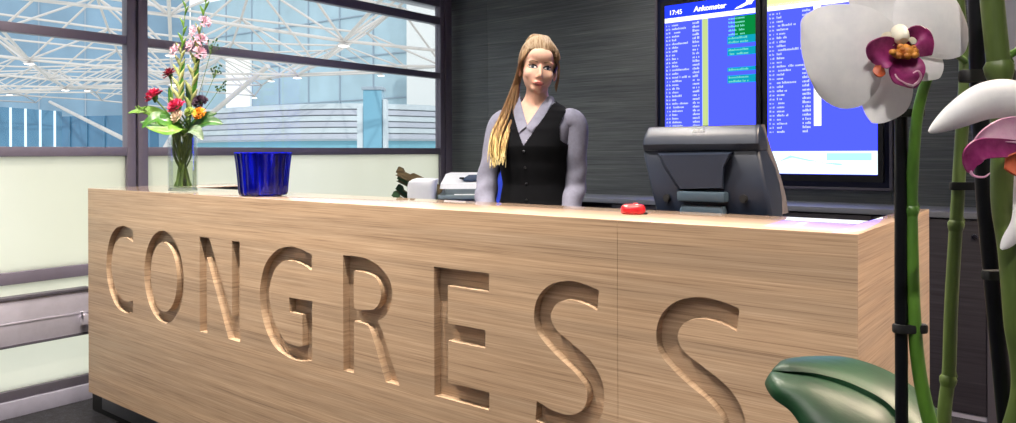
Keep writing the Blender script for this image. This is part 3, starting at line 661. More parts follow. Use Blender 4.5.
sprig([(176, 124), (160, 116), (141, 110)], DV - .05, 'pale green bud sprig on the left of the bouquet', 2.9, G_LEAF2, 14, .018)

# ================================================================== behind the desk, left of the woman
def local(u, v, d, origin): # image point at depth d, in the frame of a thing turned to the camera
    w = P(u, v, d) - V(origin); return V((w.dot(R0), w.dot(FW), w.z))
# low side cabinet carrying printer and files (hidden below the ledge)
DS = 4.27
o_ = V((0, 0, 0)) + FW * DS + R0 * (-.32); o_.z = 0
sc = thing('side_cabinet', 'low grey cabinet carrying the white printer beside the woman', 'cabinet', o_, YAW)
mb = MB(); mb.box(-.36, .36, -.26, .46, .02, .78, .003); obj('body', mb, M['frame_dark'], sc)
obj('top', MB().box(-.37, .37, -.27, .47, .78, .80, .003), M['counter'], sc)
for s in (-1, 1):
    dr = obj('door', MB().box(-.355 if s < 0 else .003, -.003 if s < 0 else .355, -.278, -.26, .04, .77, .002), M['frame_dark'], sc)
    obj('handle', MB().tube([(s * .04, -.295, .5), (s * .04, -.295, .62)], .005, 8), M['alu'], dr)
WP = plain('white_printer_plastic', srgb(226, 228, 232), .4, 0, .02); GP = plain('grey_printer_plastic', srgb(110, 122, 128), .4)
pr_o = o_ + R0 * .125; pr_o.z = .80
pr = thing('printer', 'white printer with a grey front tray between files and woman', 'printer', pr_o, YAW)
L = lambda u, v, dd=0: local(u, v, DS - .2 + dd, pr_o)
mb = MB(); z1 = L(440, 186).z
mb.loft([rrect(-.19, .19, -.17, .2, 0.0, .02), rrect(-.19, .19, -.17, .2, z1 - .05, .02)]); obj('base_body', mb, GP, pr)
obj('lid', MB().loft([rrect(-.185, .2, -.15, .2, z1 - .018, .02), rrect(-.18, .2, -.14, .2, z1 + .01, .02), rrect(-.165, .19, .02, .2, z1 + .058, .02), rrect(-.15, .18, .05, .19, z1 + .064, .02)]), WP, pr)
obj('slot', MB().box(-.15, .18, -.172, -.14, z1 - .05, z1 - .018, .002), GP, pr)
obj('paper_tray', MB().box(-.19, .19, -.2, -.1, z1 - .072, z1 - .05, .003), plain('slate_tray', srgb(134, 150, 158), .35), pr)
obj('paper', MB().box(-.1, .09, -.195, -.12, z1 - .0505, z1 - .046), plain('white_paper', srgb(240, 240, 240), .7), pr)
td_o = P(474, 180.5, DS - .13); 
td = thing('tape_dispenser', 'small dark blue tape dispenser lying on top of the white printer', 'tape dispenser', pr_o + V((0, 0, z1 + .024)) + R0 * (-.02) + FW * (-.10), YAW)
mb = MB(); mb.loft([rrect(-.035, .06, -.02, .02, .0, .012), rrect(-.03, .055, -.018, .018, .018, .012), rrect(-.005, .04, -.014, .014, .034, .01)]); DKB = plain('dark_blue_plastic', srgb(52, 70, 98), .3); obj('dispenser_body', mb, DKB, td)
obj('cutter', MB().prism([(-.058, .012), (-.03, .004), (-.03, .02), (-.055, .02)], lambda a, b_, d: V((a, d, b_)), -.01, .01), M['black'], td)
wr_o = o_ + R0 * (-.155) + FW * (-.12); wr_o.z = .80
wt = thing('paper_bin', 'white rounded plastic bin between the tilted files and the printer', 'bin', wr_o, YAW)
wz = local(420, 179, DS - .12, wr_o).z
obj('bin_body', MB().loft([rrect(-.075, .07, -.1, .08, 0, .03), rrect(-.077, .075, -.1, .08, wz - .04, .03), rrect(-.07, .08, -.1, .08, wz - .014, .03), rrect(-.052, .085, -.09, .07, wz, .025)]), plain('white_bin_plastic', srgb(228, 230, 236), .5, 0, .02), wt)
obj('bin_lip', MB().loft([rrect(-.044, .059, -.089, .069, wz - .001, .025), rrect(-.04, .055, -.085, .065, wz + .004, .022)]), WP, wt)
# tilted magazine files: brown and green, with a finger notch at the raised end
KR = wood('kraft_card', (3, 30, 30), (srgb(84, 70, 46), srgb(112, 94, 64), srgb(132, 112, 78), srgb(150, 130, 96)), .7)
GRC = plain('green_card', srgb(70, 104, 66), .6); GRC2 = plain('dark_green_card', srgb(44, 74, 52), .6)
def mag_file(u, v, ang, mat, label, dd, ln=.24, hh=.05, k=0):
    end = P(u, v, DS + dd); org = end.copy(); org.z = end.z
    th = thing('magazine_file', label, 'magazine file', org, YAW, 'magazine files leaning by the printer' if False else None)
    a = math.radians(ang); R_ = Matrix.Rotation(a, 4, 'Y')
    prof_ = [(0, 0), (.026, .0), (.045, -.016), (.082, -.016), (.095, .0), (ln, 0), (ln, -hh), (0, -hh * .7)]
    mb = MB(); mb.prism(prof_, lambda x, y, d: R_ @ V((x, d, y)), -.03, -.027); mb.prism(prof_, lambda x, y, d: R_ @ V((x, d, y)), .027, .03)
    mb.box(ln - .003, ln, -.03, .03, -hh, 0, 0, R_); mb.box(.005, ln, -.03, .03, -hh, -hh + .003, 0, R_); mb.box(0, .003, -.03, .03, -hh * .7, -.0, 0, R_)
    obj('file_box', mb, mat, th, False, 0)
    mb = MB()
    for q in range(7): mb.box(.012 + q * .001, ln - .006, -.024 + q * .007, -.0215 + q * .007, -hh + .005, -.018 - .003 * (q % 3), 0, R_)
    obj('folders', mb, KR if mat != KR else plain('buff_card', srgb(160, 146, 112), .7), th, False, 0)
mag_file(399, 166.5, 25, KR, 'brown card file tilted over the white bin, topmost of the leaning files', .265, .30, .055)
mag_file(400, 173.5, 27, GRC, 'dull green card file just below the topmost brown one', .33, .28, .05)
mag_file(399, 184, 34, GRC2, 'dark green card file, second lowest of the leaning files', .395, .17, .05)
mag_file(394.5, 191, 28, GRC, 'bright green card file, lowest of the leaning files', .265, .32, .045)
# blue office chair behind the woman
ch_o = FW * 3.42 + R0 * .03; ch_o.z = 0
BLUF = plain('royal_blue_fabric', srgb(24, 58, 190), .8, 0, .1, 200, .2)
ch = thing('office_chair', 'royal blue office chair standing behind the woman', 'chair', ch_o, YAW)
obj('backrest', MB().loft([[(x * s_, y, z) for x, y in ((-.2, .0), (-.1, -.03), (.1, -.03), (.2, 0), (.2, .05), (.1, .03), (-.1, .03), (-.2, .05))] for z, s_ in ((.72, .78), (.78, .86), (1.0, .86), (1.17, .8), (1.2, .62))]), BLUF, ch)
obj('seat', MB().loft([rrect(-.21, .21, .0, .44, z, .06) if i_ else rrect(-.19, .19, .02, .42, z, .06) for z, i_ in ((.44, 0), (.46, 1), (.5, 1), (.52, 0))]), BLUF, ch)
obj('post', MB().tube([(0, .22, .06), (0, .22, .44)], .025, 14), M['black'], ch)
obj('back_bar', MB().tube(spl([(0, .2, .43), (0, .04, .45), (0, .05, .6), (0, .035, .85)], False, 6), .016, 10), M['black'], ch)
for k in range(5):
    a = 2 * PI * k / 5 + .3; lg = obj('leg', MB().tube([(0, .22, .1), (math.cos(a) * .27, .22 + math.sin(a) * .27, .07)], [.022, .014], 10), M['black'], ch)
    c = V((math.cos(a) * .27, .22 + math.sin(a) * .27, .03)); obj('castor', MB().tube([c + V((-.02, 0, 0)), c + V((.02, 0, 0))], .03, 14), M['black'], lg)

# ================================================================== the woman
DW = 3.05
w_o = FW * DW + R0 * ((533 - 508) / F_PX * DW); w_o.z = 0
wm = thing('person', 'woman with long blonde hair in black vest and grey shirt standing behind the desk', 'person', w_o, YAW)
K = DW / F_PX
lx = lambda u: (u - 533) * K
lz = lambda v: EYE + (CY - v) * K
SKIN = plain('skin', srgb(232, 184, 160), .6, 0, .04, 60, 0, Subsurface_Weight=.12)
SKIN.node_tree.nodes['Principled BSDF'].inputs['Subsurface Radius'].default_value = (.01, .004, .002)
SHIRT = plain('grey_shirt_cotton', srgb(122, 122, 140), .8, 0, .08, 70, .25)
VEST = plain('black_vest_cloth', srgb(9, 10, 14), .9, 0, .12, 120, .1, Specular_IOR_Level=.15)
TURN = math.radians(-20)
RTn = Matrix.Rotation(TURN, 4, 'Z')
TZ = [.86, .92, .98, 1.06, 1.12, 1.20, 1.275, 1.34, 1.385, 1.412, 1.435, 1.46, 1.49]
TA = [.165, .168, .158, .126, .116, .126, .142, .156, .164, .142, .104, .066, .050]
TF = [.100, .104, .100, .088, .086, .104, .124, .104, .078, .066, .058, .050, .046]
TB = [.110, .112, .098, .080, .080, .090, .096, .096, .088, .076, .066, .056, .050]
def interp(z, xs_, ys_):
    if z <= xs_[0]: return ys_[0]
    for i in range(len(xs_) - 1):
        if z <= xs_[i + 1]:
            t_ = (z - xs_[i]) / (xs_[i + 1] - xs_[i]); t_ = t_ * t_ * (3 - 2 * t_) * .5 + t_ * .5; return ys_[i] + (ys_[i + 1] - ys_[i]) * t_
    return ys_[-1]
def torso(phi, z, off=0.0):
    a = interp(z, TZ, TA) + off; bf = interp(z, TZ, TF) + off; bb = interp(z, TZ, TB) + off; c, s = math.cos(phi), math.sin(phi); e = .88
    x = a * math.copysign(abs(c) ** e, c); y = (bb if s > 0 else bf) * math.copysign(abs(s) ** e, s)
    cx = .006 + .012 * max(0, (z - 1.3) / .2); zz = z
    p = RTn @ V((x, y, zz)); return V((p.x + cx, p.y + .02, p.z))
SHR, SHL = V((.164, -.035, 1.36)), V((-.130, .07, 1.362))
ELR, ELL = V((.166, -.02, 1.125)), V((-.187, .06, 1.12)); WRR, WRL = V((.118, -.12, .915)), V((-.192, -.03, .90))
mb = MB()
mb.loft([[torso(2 * PI * k / 32, z, -.006) for k in range(32)] for z in [.84 + i * .02 for i in range(34)]])
mb.capsule((.012, .015, 1.42), (.02, .0, 1.54), .047, .044)
for s, (sh, el, wr) in ((1, (SHR, ELR, WRR)), (-1, (SHL, ELL, WRL))):
    mb.capsule(sh, el, .040, .031); mb.capsule(el, wr, .031, .024)
    d_ = (wr - el).normalized(); f_ = (d_ * .75 + V((0, -.15, -.65))).normalized(); pc = wr + f_ * .05; side = V((1, 0, 0)); fr = V((0, -1, 0)); fr = (fr - f_ * fr.dot(f_)).normalized(); sd = f_.cross(fr)
    mb.capsule(wr, pc, .024, .028); mb.capsule(pc - fr * .018, pc + f_ * .04 - fr * .02, .018, .015); mb.capsule(pc + fr * .018, pc + f_ * .04 + fr * .02, .018, .015); mb.capsule(pc, pc + f_ * .04, .019, .015)
    for q, (o1, ln) in enumerate(((.031, .066), (.011, .076), (-.010, .07), (-.030, .055))):
        b0 = pc + f_ * .038 + fr * o1; b1 = b0 + f_ * ln * .45; b2 = b1 + (f_ - sd * .35 * s).normalized() * ln * .32; b3 = b2 + (f_ - sd * .8 * s).normalized() * ln * .26
        mb.capsule(b0, b1, .0095, .009); mb.capsule(b1, b2, .009, .0085); mb.capsule(b2, b3, .0085, .0075)
    t0 = pc - f_ * .01 + fr * .026; t1 = t0 + (f_ * .7 + fr * .7).normalized() * .036; t2 = t1 + (f_ * .95 + fr * .2).normalized() * .03
    mb.capsule(t0, t1, .013, .011); mb.capsule(t1, t2, .011, .009)
for s in (1, -1):
    T_ = lambda x, y, z: RTn @ V((x, y, z))
    mb.capsule(T_(s * .085, .02, .9), T_(s * .083, .015, .5), .078, .052); mb.capsule(T_(s * .083, .015, .5), T_(s * .08, .03, .1), .05, .034)
    mb.capsule(T_(s * .08, .03, .07), T_(s * .09, -.11, .035), .036, .028)
HD = Matrix.Translation((.022, 0, 1.592)) @ Matrix.Rotation(math.radians(7), 4, 'Y') @ Matrix.Rotation(math.radians(5), 4, 'Z')
h = MB()
h.ell((0, .018, .035), (.0715, .092, .083), None, 24, 16); h.ell((0, -.022, -.028), (.0610, .06, .074), None, 24, 16); h.ell((0, -.05, -.082), (.029, .026, .021)); h.ell((0, -.0, -.06), (.047, .05, .035))
for s in (1, -1):
    h.ell((s * .037, -.048, -.028), (.024, .026, .027)); h.ell((s * .073, .012, -.014), (.009, .018, .029)); h.ell((s * .0085, -.084, -.041), (.007, .010, .006)); h.ell((s * .03, -.068, .018), (.024, .012, .009))
h.capsule((0, -.076, .006), (0, -.097, -.036), .006, .0082); h.ell((0, -.076, -.066), (.022, .012, .012)); h.ell((0, -.06, .045), (.05, .03, .035))
bmesh.ops.transform(h.bm, matrix=HD, verts=h.bm.verts[:]); mb.merge(h.bm)
me = mb.mesh('tmp_body', SKIN, None, 0)
tmp = bpy.data.objects.new('tmp_body', me); COL.objects.link(tmp)
rm = tmp.modifiers.new('r', 'REMESH'); rm.mode = 'VOXEL'; rm.voxel_size = .0048; rm.use_smooth_shade = True
sm = tmp.modifiers.new('s', 'SMOOTH'); sm.factor = .5; sm.iterations = 4
bpy.context.view_layer.update()
body_me = bpy.data.meshes.new_from_object(tmp.evaluated_get(bpy.context.evaluated_depsgraph_get())); bpy.data.objects.remove(tmp)
body_me.name = 'body'; body_me.materials.clear(); body_me.materials.append(SKIN); body_me.shade_smooth()
obj('body', body_me, None, wm)
bvh = BVHTree.FromPolygons([v.co.copy() for v in body_me.vertices], [tuple(p.vertices) for p in body_me.polygons])
HI = HD.inverted()
def on_face(x, z, lift=.001):        # a point of the face at head coordinates x, z
    o0 = HD @ V((x, -.4, z)); d0 = (HD.to_3x3() @ V((0, 1, 0))).normalized(); hit = bvh.ray_cast(o0, d0)
    return (hit[0] if hit[0] else HD @ V((x, -.08, z))) - d0 * lift
def face_patch(poly, lift, mat, name, th=.0012, parent=None):
    mb = MB(); cx = sum(p[0] for p in poly) / len(poly); cz = sum(p[1] for p in poly) / len(poly); n = len(poly); rings = []
    for s in (0.02, .5, 1.0): rings.append([on_face(cx + (x - cx) * s, cz + (z - cz) * s, lift + th * (1 - s * s)) for x, z in poly])
    rings.append([on_face(x, z, -.003) for x, z in poly])
    mb.loft(rings); return obj(name, mb, mat, parent or wm, smooth=60)
EYEW = plain('eye_white', srgb(226, 222, 220), .2, 0, .01); IRIS = plain('iris_blue_grey', srgb(66, 78, 92), .2); LASH = plain('dark_lashes', srgb(38, 26, 24), .6); BROW = plain('eyebrow_brown', srgb(112, 80, 56), .7); LIPS = plain('lips_red', srgb(178, 96, 90), .5)
def almond(cx, cz, w, hh, n=16, s=1): return [(cx + w * math.cos(2 * PI * k / n), cz + hh * math.sin(2 * PI * k / n) * (1 if math.sin(2 * PI * k / n) > 0 else .8) + s * .0015 * math.cos(2 * PI * k / n)) for k in range(n)]
for s in (1, -1):
    c = s * .0305
    face_patch(almond(c, -.0005, .0205, .0102, 18, s), .0006, LASH, 'eyelashes', .0006)
    e_ = face_patch(almond(c, -.0026, .0145, .0050, 18, s), .0016, EYEW, 'eye', .0022)
    io = face_patch([(c + .0062 * math.cos(2 * PI * k / 14), -.0018 + .0056 * math.sin(2 * PI * k / 14)) for k in range(14)], .0036, IRIS, 'iris', .0006, e_)
    face_patch([(c + .003 * math.cos(2 * PI * k / 10), -.0015 + .003 * math.sin(2 * PI * k / 10)) for k in range(10)], .0044, LASH, 'pupil', .0003, e_)
    face_patch([(s * .013, .0195), (s * .022, .0222), (s * .034, .0235), (s * .046, .0185), (s * .049, .0160), (s * .034, .0202), (s * .022, .0186), (s * .014, .0162)][::s], .0006, BROW, 'eyebrow', .0012)
face_patch([(-.0255, -.0655), (-.014, -.0605), (-.005, -.058), (0, -.0592), (.005, -.058), (.014, -.0605), (.0255, -.0645), (.012, -.0655), (0, -.0668), (-.012, -.066)], .0022, LIPS, 'upper_lip', .003)
face_patch([(-.0255, -.0655), (-.012, -.0664), (0, -.0672), (.012, -.066), (.0255, -.0645), (.016, -.072), (.007, -.0762), (0, -.077), (-.008, -.0765), (-.017, -.0725)], .0022, LIPS, 'lower_lip', .0042)

def cloth(name, off, z0, z1, keep, mat, nz=70, nphi=150, th=.004):
    mb = MB(); bm = mb.bm
    for side, oo in ((0, off), (1, off - th)):
        g = [[bm.verts.new(torso(2 * PI * k / nphi, z0 + (z1 - z0) * j / nz, oo)) for k in range(nphi)] for j in range(nz + 1)]
        for j in range(nz):
            for k in range(nphi):
                phi = 2 * PI * (k + .5) / nphi; z = z0 + (z1 - z0) * (j + .5) / nz; a = interp(z, TZ, TA)
                if keep(a * math.cos(phi), math.sin(phi), z):
                    q = (g[j][k], g[j][(k + 1) % nphi], g[j + 1][(k + 1) % nphi], g[j + 1][k]); bm.faces.new(q)
    bmesh.ops.delete(bm, geom=[v for v in bm.verts if not v.link_faces], context='VERTS')
    return obj(name, mb, mat, wm, smooth=60)
vw = lambda z, zb, sl: max(0, (z - zb) * sl)
shirt = cloth('shirt', .008, .95, 1.475, lambda x, s, z: not (s < 0 and abs(x) < vw(z, 1.362, .50)), SHIRT, 150, 400)
vest = cloth('vest', .016, .9, 1.46, lambda x, s, z: not (s < 0 and abs(x) < vw(z, 1.278, .44)) and not (abs(x) > interp(z, [1.24, 1.3, 1.36, 1.42], [.2, .118, .112, .125])), VEST, 170, 420, .007)
for i in range(5):
    p = torso(-PI / 2, 1.255 - i * .065, .0175); k = MB(); k.ell(p, (.0055, .004, .0055), None, 12, 8); obj('button', k, M['black'], vest)
for i in range(2):
    p = torso(-PI / 2 + .05, 1.345 - i * .05, .0095); k = MB(); k.ell(p, (.0045, .003, .0045), None, 10, 8); obj('button', k, plain('pale_button', srgb(170, 168, 178), .4), shirt)
# sleeves with folds, cuffs
for s, (sh, el, wr) in ((1, (SHR, ELR, WRR)), (-1, (SHL, ELL, WRL))):
    inn = sh + V((-s * .045, 0, .026)); path = spl([inn, sh + V((s * .004, 0, .004)), sh.lerp(el, .45) + V((s * .006, 0, 0)), el + V((s * .004, .004, 0)), el.lerp(wr, .5) + V((s * .003, 0, 0)), wr - (wr - el).normalized() * .012], False, 9)
    n = len(path); rings = []
    for i, p in enumerate(path):
        t_ = i / (n - 1); ax = (path[min(n - 1, i + 1)] - path[max(0, i - 1)]).normalized(); nn = V((0, 1, 0)); nn = (nn - ax * nn.dot(ax)).normalized(); bn = ax.cross(nn)
        r = interp(t_, [0, .12, .3, .55, .75, 1], [.040, .050, .0495, .0445, .0435, .036]); ring_ = []
        for k in range(28):
            a = 2 * PI * k / 28; f_ = 1 + (.085 * math.sin(t_ * 40 + 2.4 * math.sin(a + s)) * min(1, max(0, t_ - .3) * 3) + .04 * math.sin(a * 2 + t_ * 17)) * min(1, t_ * 2)
            ring_.append(p + (nn * math.cos(a) + bn * math.sin(a)) * r * f_)
        rings.append(ring_)
    sl = obj('sleeve', MB().loft(rings), SHIRT, wm, smooth=60)
    ax = (wr - el).normalized(); obj('cuff', MB().tube([wr - ax * .045, wr - ax * .005], [.0385, .037], 24), SHIRT, sl)
# collar: two flaps folded back along the open neck
def torso_x(x, z, off):
    a = interp(z, TZ, TA) + off; c = max(-1, min(1, x / a)); return torso(-math.acos(math.copysign(abs(c) ** (1 / .88), c)), z, off)
for s in (1, -1):
    def fc(u, v_, s=s):
        z = 1.352 + .128 * u; inner = vw(z, 1.358, .50); wid = .016 + .022 * math.sin(PI * (.15 + .8 * u))
        return torso_x(s * (inner + wid * v_), z - .018 * v_ * (1 - u) - .004 * v_, .0125 + .002 * math.sin(PI * v_))
    obj('collar', MB().sheet(fc, 22, 5, .0024), SHIRT, shirt, smooth=60)
# trousers and shoes
mb = MB(); mb.loft([[torso(2 * PI * k / 36, z, .009) for k in range(36)] for z in [.84 + i * .02 for i in range(7)]])
for s in (1, -1):
    mb.capsule(RTn @ V((s * .085, .02, .89)), RTn @ V((s * .083, .015, .5)), .088, .062); mb.tube([RTn @ V((s * .083, .015, .52)), RTn @ V((s * .08, .025, .10))], [.062, .058], 18)
me = mb.mesh('tmp', VEST, None, 0); tmp = bpy.data.objects.new('tmp', me); COL.objects.link(tmp); rm = tmp.modifiers.new('r', 'REMESH'); rm.mode = 'VOXEL'; rm.voxel_size = .012; sm = tmp.modifiers.new('s', 'SMOOTH'); sm.iterations = 3
bpy.context.view_layer.update(); tm = bpy.data.meshes.new_from_object(tmp.evaluated_get(bpy.context.evaluated_depsgraph_get())); bpy.data.objects.remove(tmp); tm.materials.clear(); tm.materials.append(VEST); tm.shade_smooth(); obj('trousers', tm, None, wm)
for s in (1, -1):
    mb = MB(); mb.loft([[RTn @ V((s * .085 + x * w_, y, z)) for x, y in [(math.cos(2 * PI * k / 20) * .045, -.045 + math.sin(2 * PI * k / 20) * .13) for k in range(20)]] for z, w_ in ((.0, .9), (.02, 1.0), (.045, .95), (.075, .7))]); obj('shoe', mb, M['black'], wm)
# hair
t = NT('blonde_hair'); b = t.bsdf(srgb(150, 120, 80), .58, 0, Specular_IOR_Level=.25); tc = t.add('ShaderNodeTexCoord'); sp_ = t.add('ShaderNodeSeparateXYZ'); t.link(tc.outputs['Object'], sp_.inputs[0])
mr = t.add('ShaderNodeMapRange'); mr.inputs[1].default_value = 1.18; mr.inputs[2].default_value = 1.74; t.link(sp_.outputs[2], mr.inputs[0])
nz = t.noise(t.coords((150, 26, 14)), 1, 4); ad = t.add('ShaderNodeMath', operation='MULTIPLY_ADD'); ad.inputs[1].default_value = 1.0; t.link(nz, ad.inputs[0]); su = t.add('ShaderNodeMath', operation='SUBTRACT'); su.inputs[1].default_value = .5; t.link(mr.outputs[0], ad.inputs[2]); t.link(ad.outputs[0], su.inputs[0])
t.link(t.ramp(su.outputs[0], [(.0, srgb(222, 204, 148)), (.16, srgb(192, 164, 104)), (.34, srgb(124, 92, 54)), (.55, srgb(96, 70, 44)), (.72, srgb(112, 84, 58)), (.86, srgb(146, 120, 90)), (1, srgb(168, 146, 118))]), b.inputs['Base Color'])
HAIR = t.m
mb = MB(); nu, nv = 48, 26; g = []
for j in range(nv + 1):
    th_ = PI * .78 * j / nv; row = []
    for k in range(nu):
        ph = 2 * PI * k / nu; fl = 1 + .012 * math.sin(ph * 9 + 3 * j * .2) + .01 * math.sin(ph * 17)
        row.append(V((.083 * math.sin(th_) * math.cos(ph) * fl, .022 + .106 * math.sin(th_) * math.sin(ph) * fl, .036 + .103 * math.cos(th_) * (1 + .02 * math.sin(ph * 6)))))
    g.append(row)
def hair_keep(p):
    if p.y > -.005: return p.z > -.07
    lim = -.06 + (.072 + .06) * min(1, max(0, (-.005 - p.y) / .05)) ** .8 - (.022 if p.x < -.02 else 0) * 0
    return p.z > lim
def add_cap(sc_):
    vs_ = [[mb.bm.verts.new(HD @ V((p.x * sc_, .022 + (p.y - .022) * sc_, .038 + (p.z - .038) * sc_))) for p in row] for row in g]
    for j in range(nv):
        for k in range(nu):
            k2 = (k + 1) % nu; c = (g[j][k] + g[j][k2] + g[j + 1][k] + g[j + 1][k2]) / 4
            if hair_keep(c): mb.bm.faces.new((vs_[j][k], vs_[j][k2], vs_[j + 1][k2], vs_[j + 1][k]))
add_cap(1.0); add_cap(.93)
bmesh.ops.delete(mb.bm, geom=[v for v in mb.bm.verts if not v.link_faces], context='VERTS'); bmesh.ops.remove_doubles(mb.bm, verts=mb.bm.verts[:], dist=1e-5)
rnd = random.Random(3)
# strands swept back over the crown from the parting
for k in range(46):
    a = -1.25 + 2.5 * k / 45; x0 = .066 * math.sin(a); z0 = .078 - .05 * (abs(a) / 1.25) ** 2; s = .5 + rnd.random()
    p0 = V((x0, -.066 + .028 * abs(a) ** 1.6, z0)); p1 = V((x0 * 1.15 + .004, -.03, z0 + .036 - .01 * abs(a))); p2 = V((x0 * .9, .04, .12 + rnd.uniform(0, .012) - .03 * abs(a))); p3 = V((x0 * .5 - .02, .115, .06))
    mb.tube([HD @ q for q in spl([p0, p1, p2, p3], False, 5)], [.0022 + .0045 * min(1, i / 4) + .0012 * math.sin(k * 2.3) for i in range(16)], 6)
# long lock brought forward over the shoulder on the left of the picture
for k in range(70):
    o1 = rnd.uniform(-1, 1); o2 = rnd.uniform(-1, 1); e = rnd.uniform(.5, 1.12)
    P0 = HD @ V((-.068 + .01 * o1, .05 + .03 * o2, -.005 + .02 * o1)); p = [P0, V((lx(515.5 + 3.5 * o1), .035 + .02 * o2, lz(88))), V((lx(508.5 + 8 * o1), -.005 + .018 * o2, lz(115))), V((lx(500 + 9.5 * o1), -.055 + .016 * o2 - .02 * max(0, o1), lz(138))), V((lx(497.5 + 8 * o1 + rnd.uniform(-2, 2)), -.082 + .014 * o2 - .02 * max(0, o1), lz(138 + 27 * e)))]
    q = spl(p, False, 6); n = len(q); mb.tube(q, [.0055 * (1 - .85 * (i / (n - 1)) ** 1.8) + .0004 for i in range(n)], 6)
for k in range(9):     # loose wisps beside the face on the right
    o1 = rnd.uniform(-1, 1); p = [HD @ V((.066, -.02 + .01 * o1, .06)), HD @ V((.081 + .003 * o1, -.022, .02)), HD @ V((.086 + .006 * o1, -.02, -.03)), HD @ V((.08 + .008 * o1, -.025, -.085 - .02 * o1))]
    q = spl(p, False, 6); n = len(q); mb.tube(q, [.0042 * (1 - .7 * i / (n - 1)) for i in range(n)], 5)
for k in range(8):     # left side falling from the temple into the lock
    o1 = rnd.uniform(-1, 1); p = [HD @ V((-.058, -.045, .055 + .008 * o1)), HD @ V((-.077, -.025, .02)), HD @ V((-.081 + .003 * o1, .005, -.03)), V((lx(516 + 3 * o1), .03, lz(92)))]
    q = spl(p, False, 6); mb.tube(q, .0055, 6)
for k in range(14):    # raised twist at the crown
    o1 = rnd.uniform(-1, 1); p = [HD @ V((-.05 + .012 * o1, .02, .105)), HD @ V((-.02 + .025 * o1, .03 + .02 * o1, .136 + .002 * o1)), HD @ V((.02 + .015 * o1, .045, .134)), HD @ V((.05, .07, .1))]
    q = spl(p, False, 6); mb.tube(q, .008, 6)
obj('hair', mb, HAIR, wm, smooth=60)

# ================================================================== potted orchid near the camera
STEMG = leafy('orchid_stem_green', srgb(46, 82, 22), srgb(84, 126, 40), .42, (60, 60, 12), 0)
STEMD = leafy('orchid_stem_olive', srgb(56, 72, 28), srgb(86, 104, 46), .45, (60, 60, 14), 0)
t = NT('orchid_leaf'); b = t.bsdf(srgb(24, 84, 40), .46, 0, Specular_IOR_Level=.4)
f = t.noise(t.coords((14, 14, 14)), 1, 3); t.link(t.ramp(f, [(.3, srgb(9, 38, 22)), (.7, srgb(22, 64, 34))]), b.inputs['Base Color']); f2 = t.noise(t.coords((18, 150, 150), rot=(0, 0, .25)), 1, 3); t.bump(f2, b, .35, .0008); OLEAF = t.m
t = NT('orchid_petal'); d = t.bsdf(srgb(232, 232, 232), .5); d.inputs['Sheen Weight'].default_value = .15
tl = t.add('ShaderNodeBsdfTranslucent'); tl.inputs[0].default_value = srgb(226, 226, 232); mx = t.add('ShaderNodeMixShader'); mx.inputs[0].default_value = .16
f = t.noise(t.coords((60, 60, 60)), 1, 3); t.link(t.ramp(f, [(.3, srgb(222, 222, 224)), (.7, srgb(238, 237, 236))]), d.inputs['Base Color']); f2 = t.noise(t.coords((220, 220, 40)), 1, 2); t.bump(f2, d, .12, .0006)
t.link(d.outputs[0], mx.inputs[1]); t.link(tl.outputs[0], mx.inputs[2]); t.link(mx.outputs[0], t.out.inputs[0]); PETAL = t.m
LIPM = leafy('orchid_lip_magenta', srgb(118, 14, 78), srgb(176, 66, 132), .42, (90, 90, 90), .25)
LIPO = leafy('orchid_lip_orange', srgb(176, 76, 30), srgb(206, 112, 84), .42, (90, 90, 90), .2)
LIPP = leafy('orchid_lip_pale', srgb(214, 150, 190), srgb(240, 214, 222), .45, (70, 70, 70), .3)
CALM = leafy('orchid_callus', srgb(150, 74, 20), srgb(214, 148, 60), .45, (200, 200, 200), 0)
COLM = leafy('orchid_column', srgb(238, 228, 196), srgb(248, 244, 232), .45, (120, 120, 120), .2)
STAKE = plain('black_plant_stake', srgb(5, 6, 11), .4, 0, .06, 30, 0, Specular_IOR_Level=.25)
o_ = P(966, 500, .5); POTX, POTY = o_.x, o_.y; POTZ = .985
orch = thing('potted_orchid', 'white moth orchid with magenta lips, black stakes and glossy leaves near the camera', 'orchid', (POTX, POTY, .85))
obj('pot', MB().lathe([(.045, 0), (.05, .004), (.062, .11), (.066, .112), (.066, .13), (.0605, .13), (.057, .1), (.045, .012)], (0, 0, 0), 40), plain('white_ceramic_pot', srgb(222, 222, 220), .25), orch)
obj('bark', MB().lathe([(.0575, .108), (.05, .118), (.02, .122)], (0, 0, 0), 28, lambda k, n, z: 1 + .05 * math.sin(k * 5.1)), plain('bark_chips', srgb(84, 58, 38), .9, 0, .4, 90, .6), orch)
ped = thing('pedestal', 'pale pedestal carrying the potted orchid in front of the desk', 'pedestal', (POTX, POTY, 0))
obj('column', MB().box(-.1, .1, -.1, .1, .05, .82, .004), M['white_wall'], ped); obj('top', MB().box(-.115, .115, -.115, .115, .82, .849, .004), M['white_wall'], ped); obj('foot', MB().box(-.115, .115, -.115, .115, 0, .05, .004), M['white_wall'], ped)
mm_ = lambda px, d: px * d / F_PX
root = V((POTX, POTY, .965))
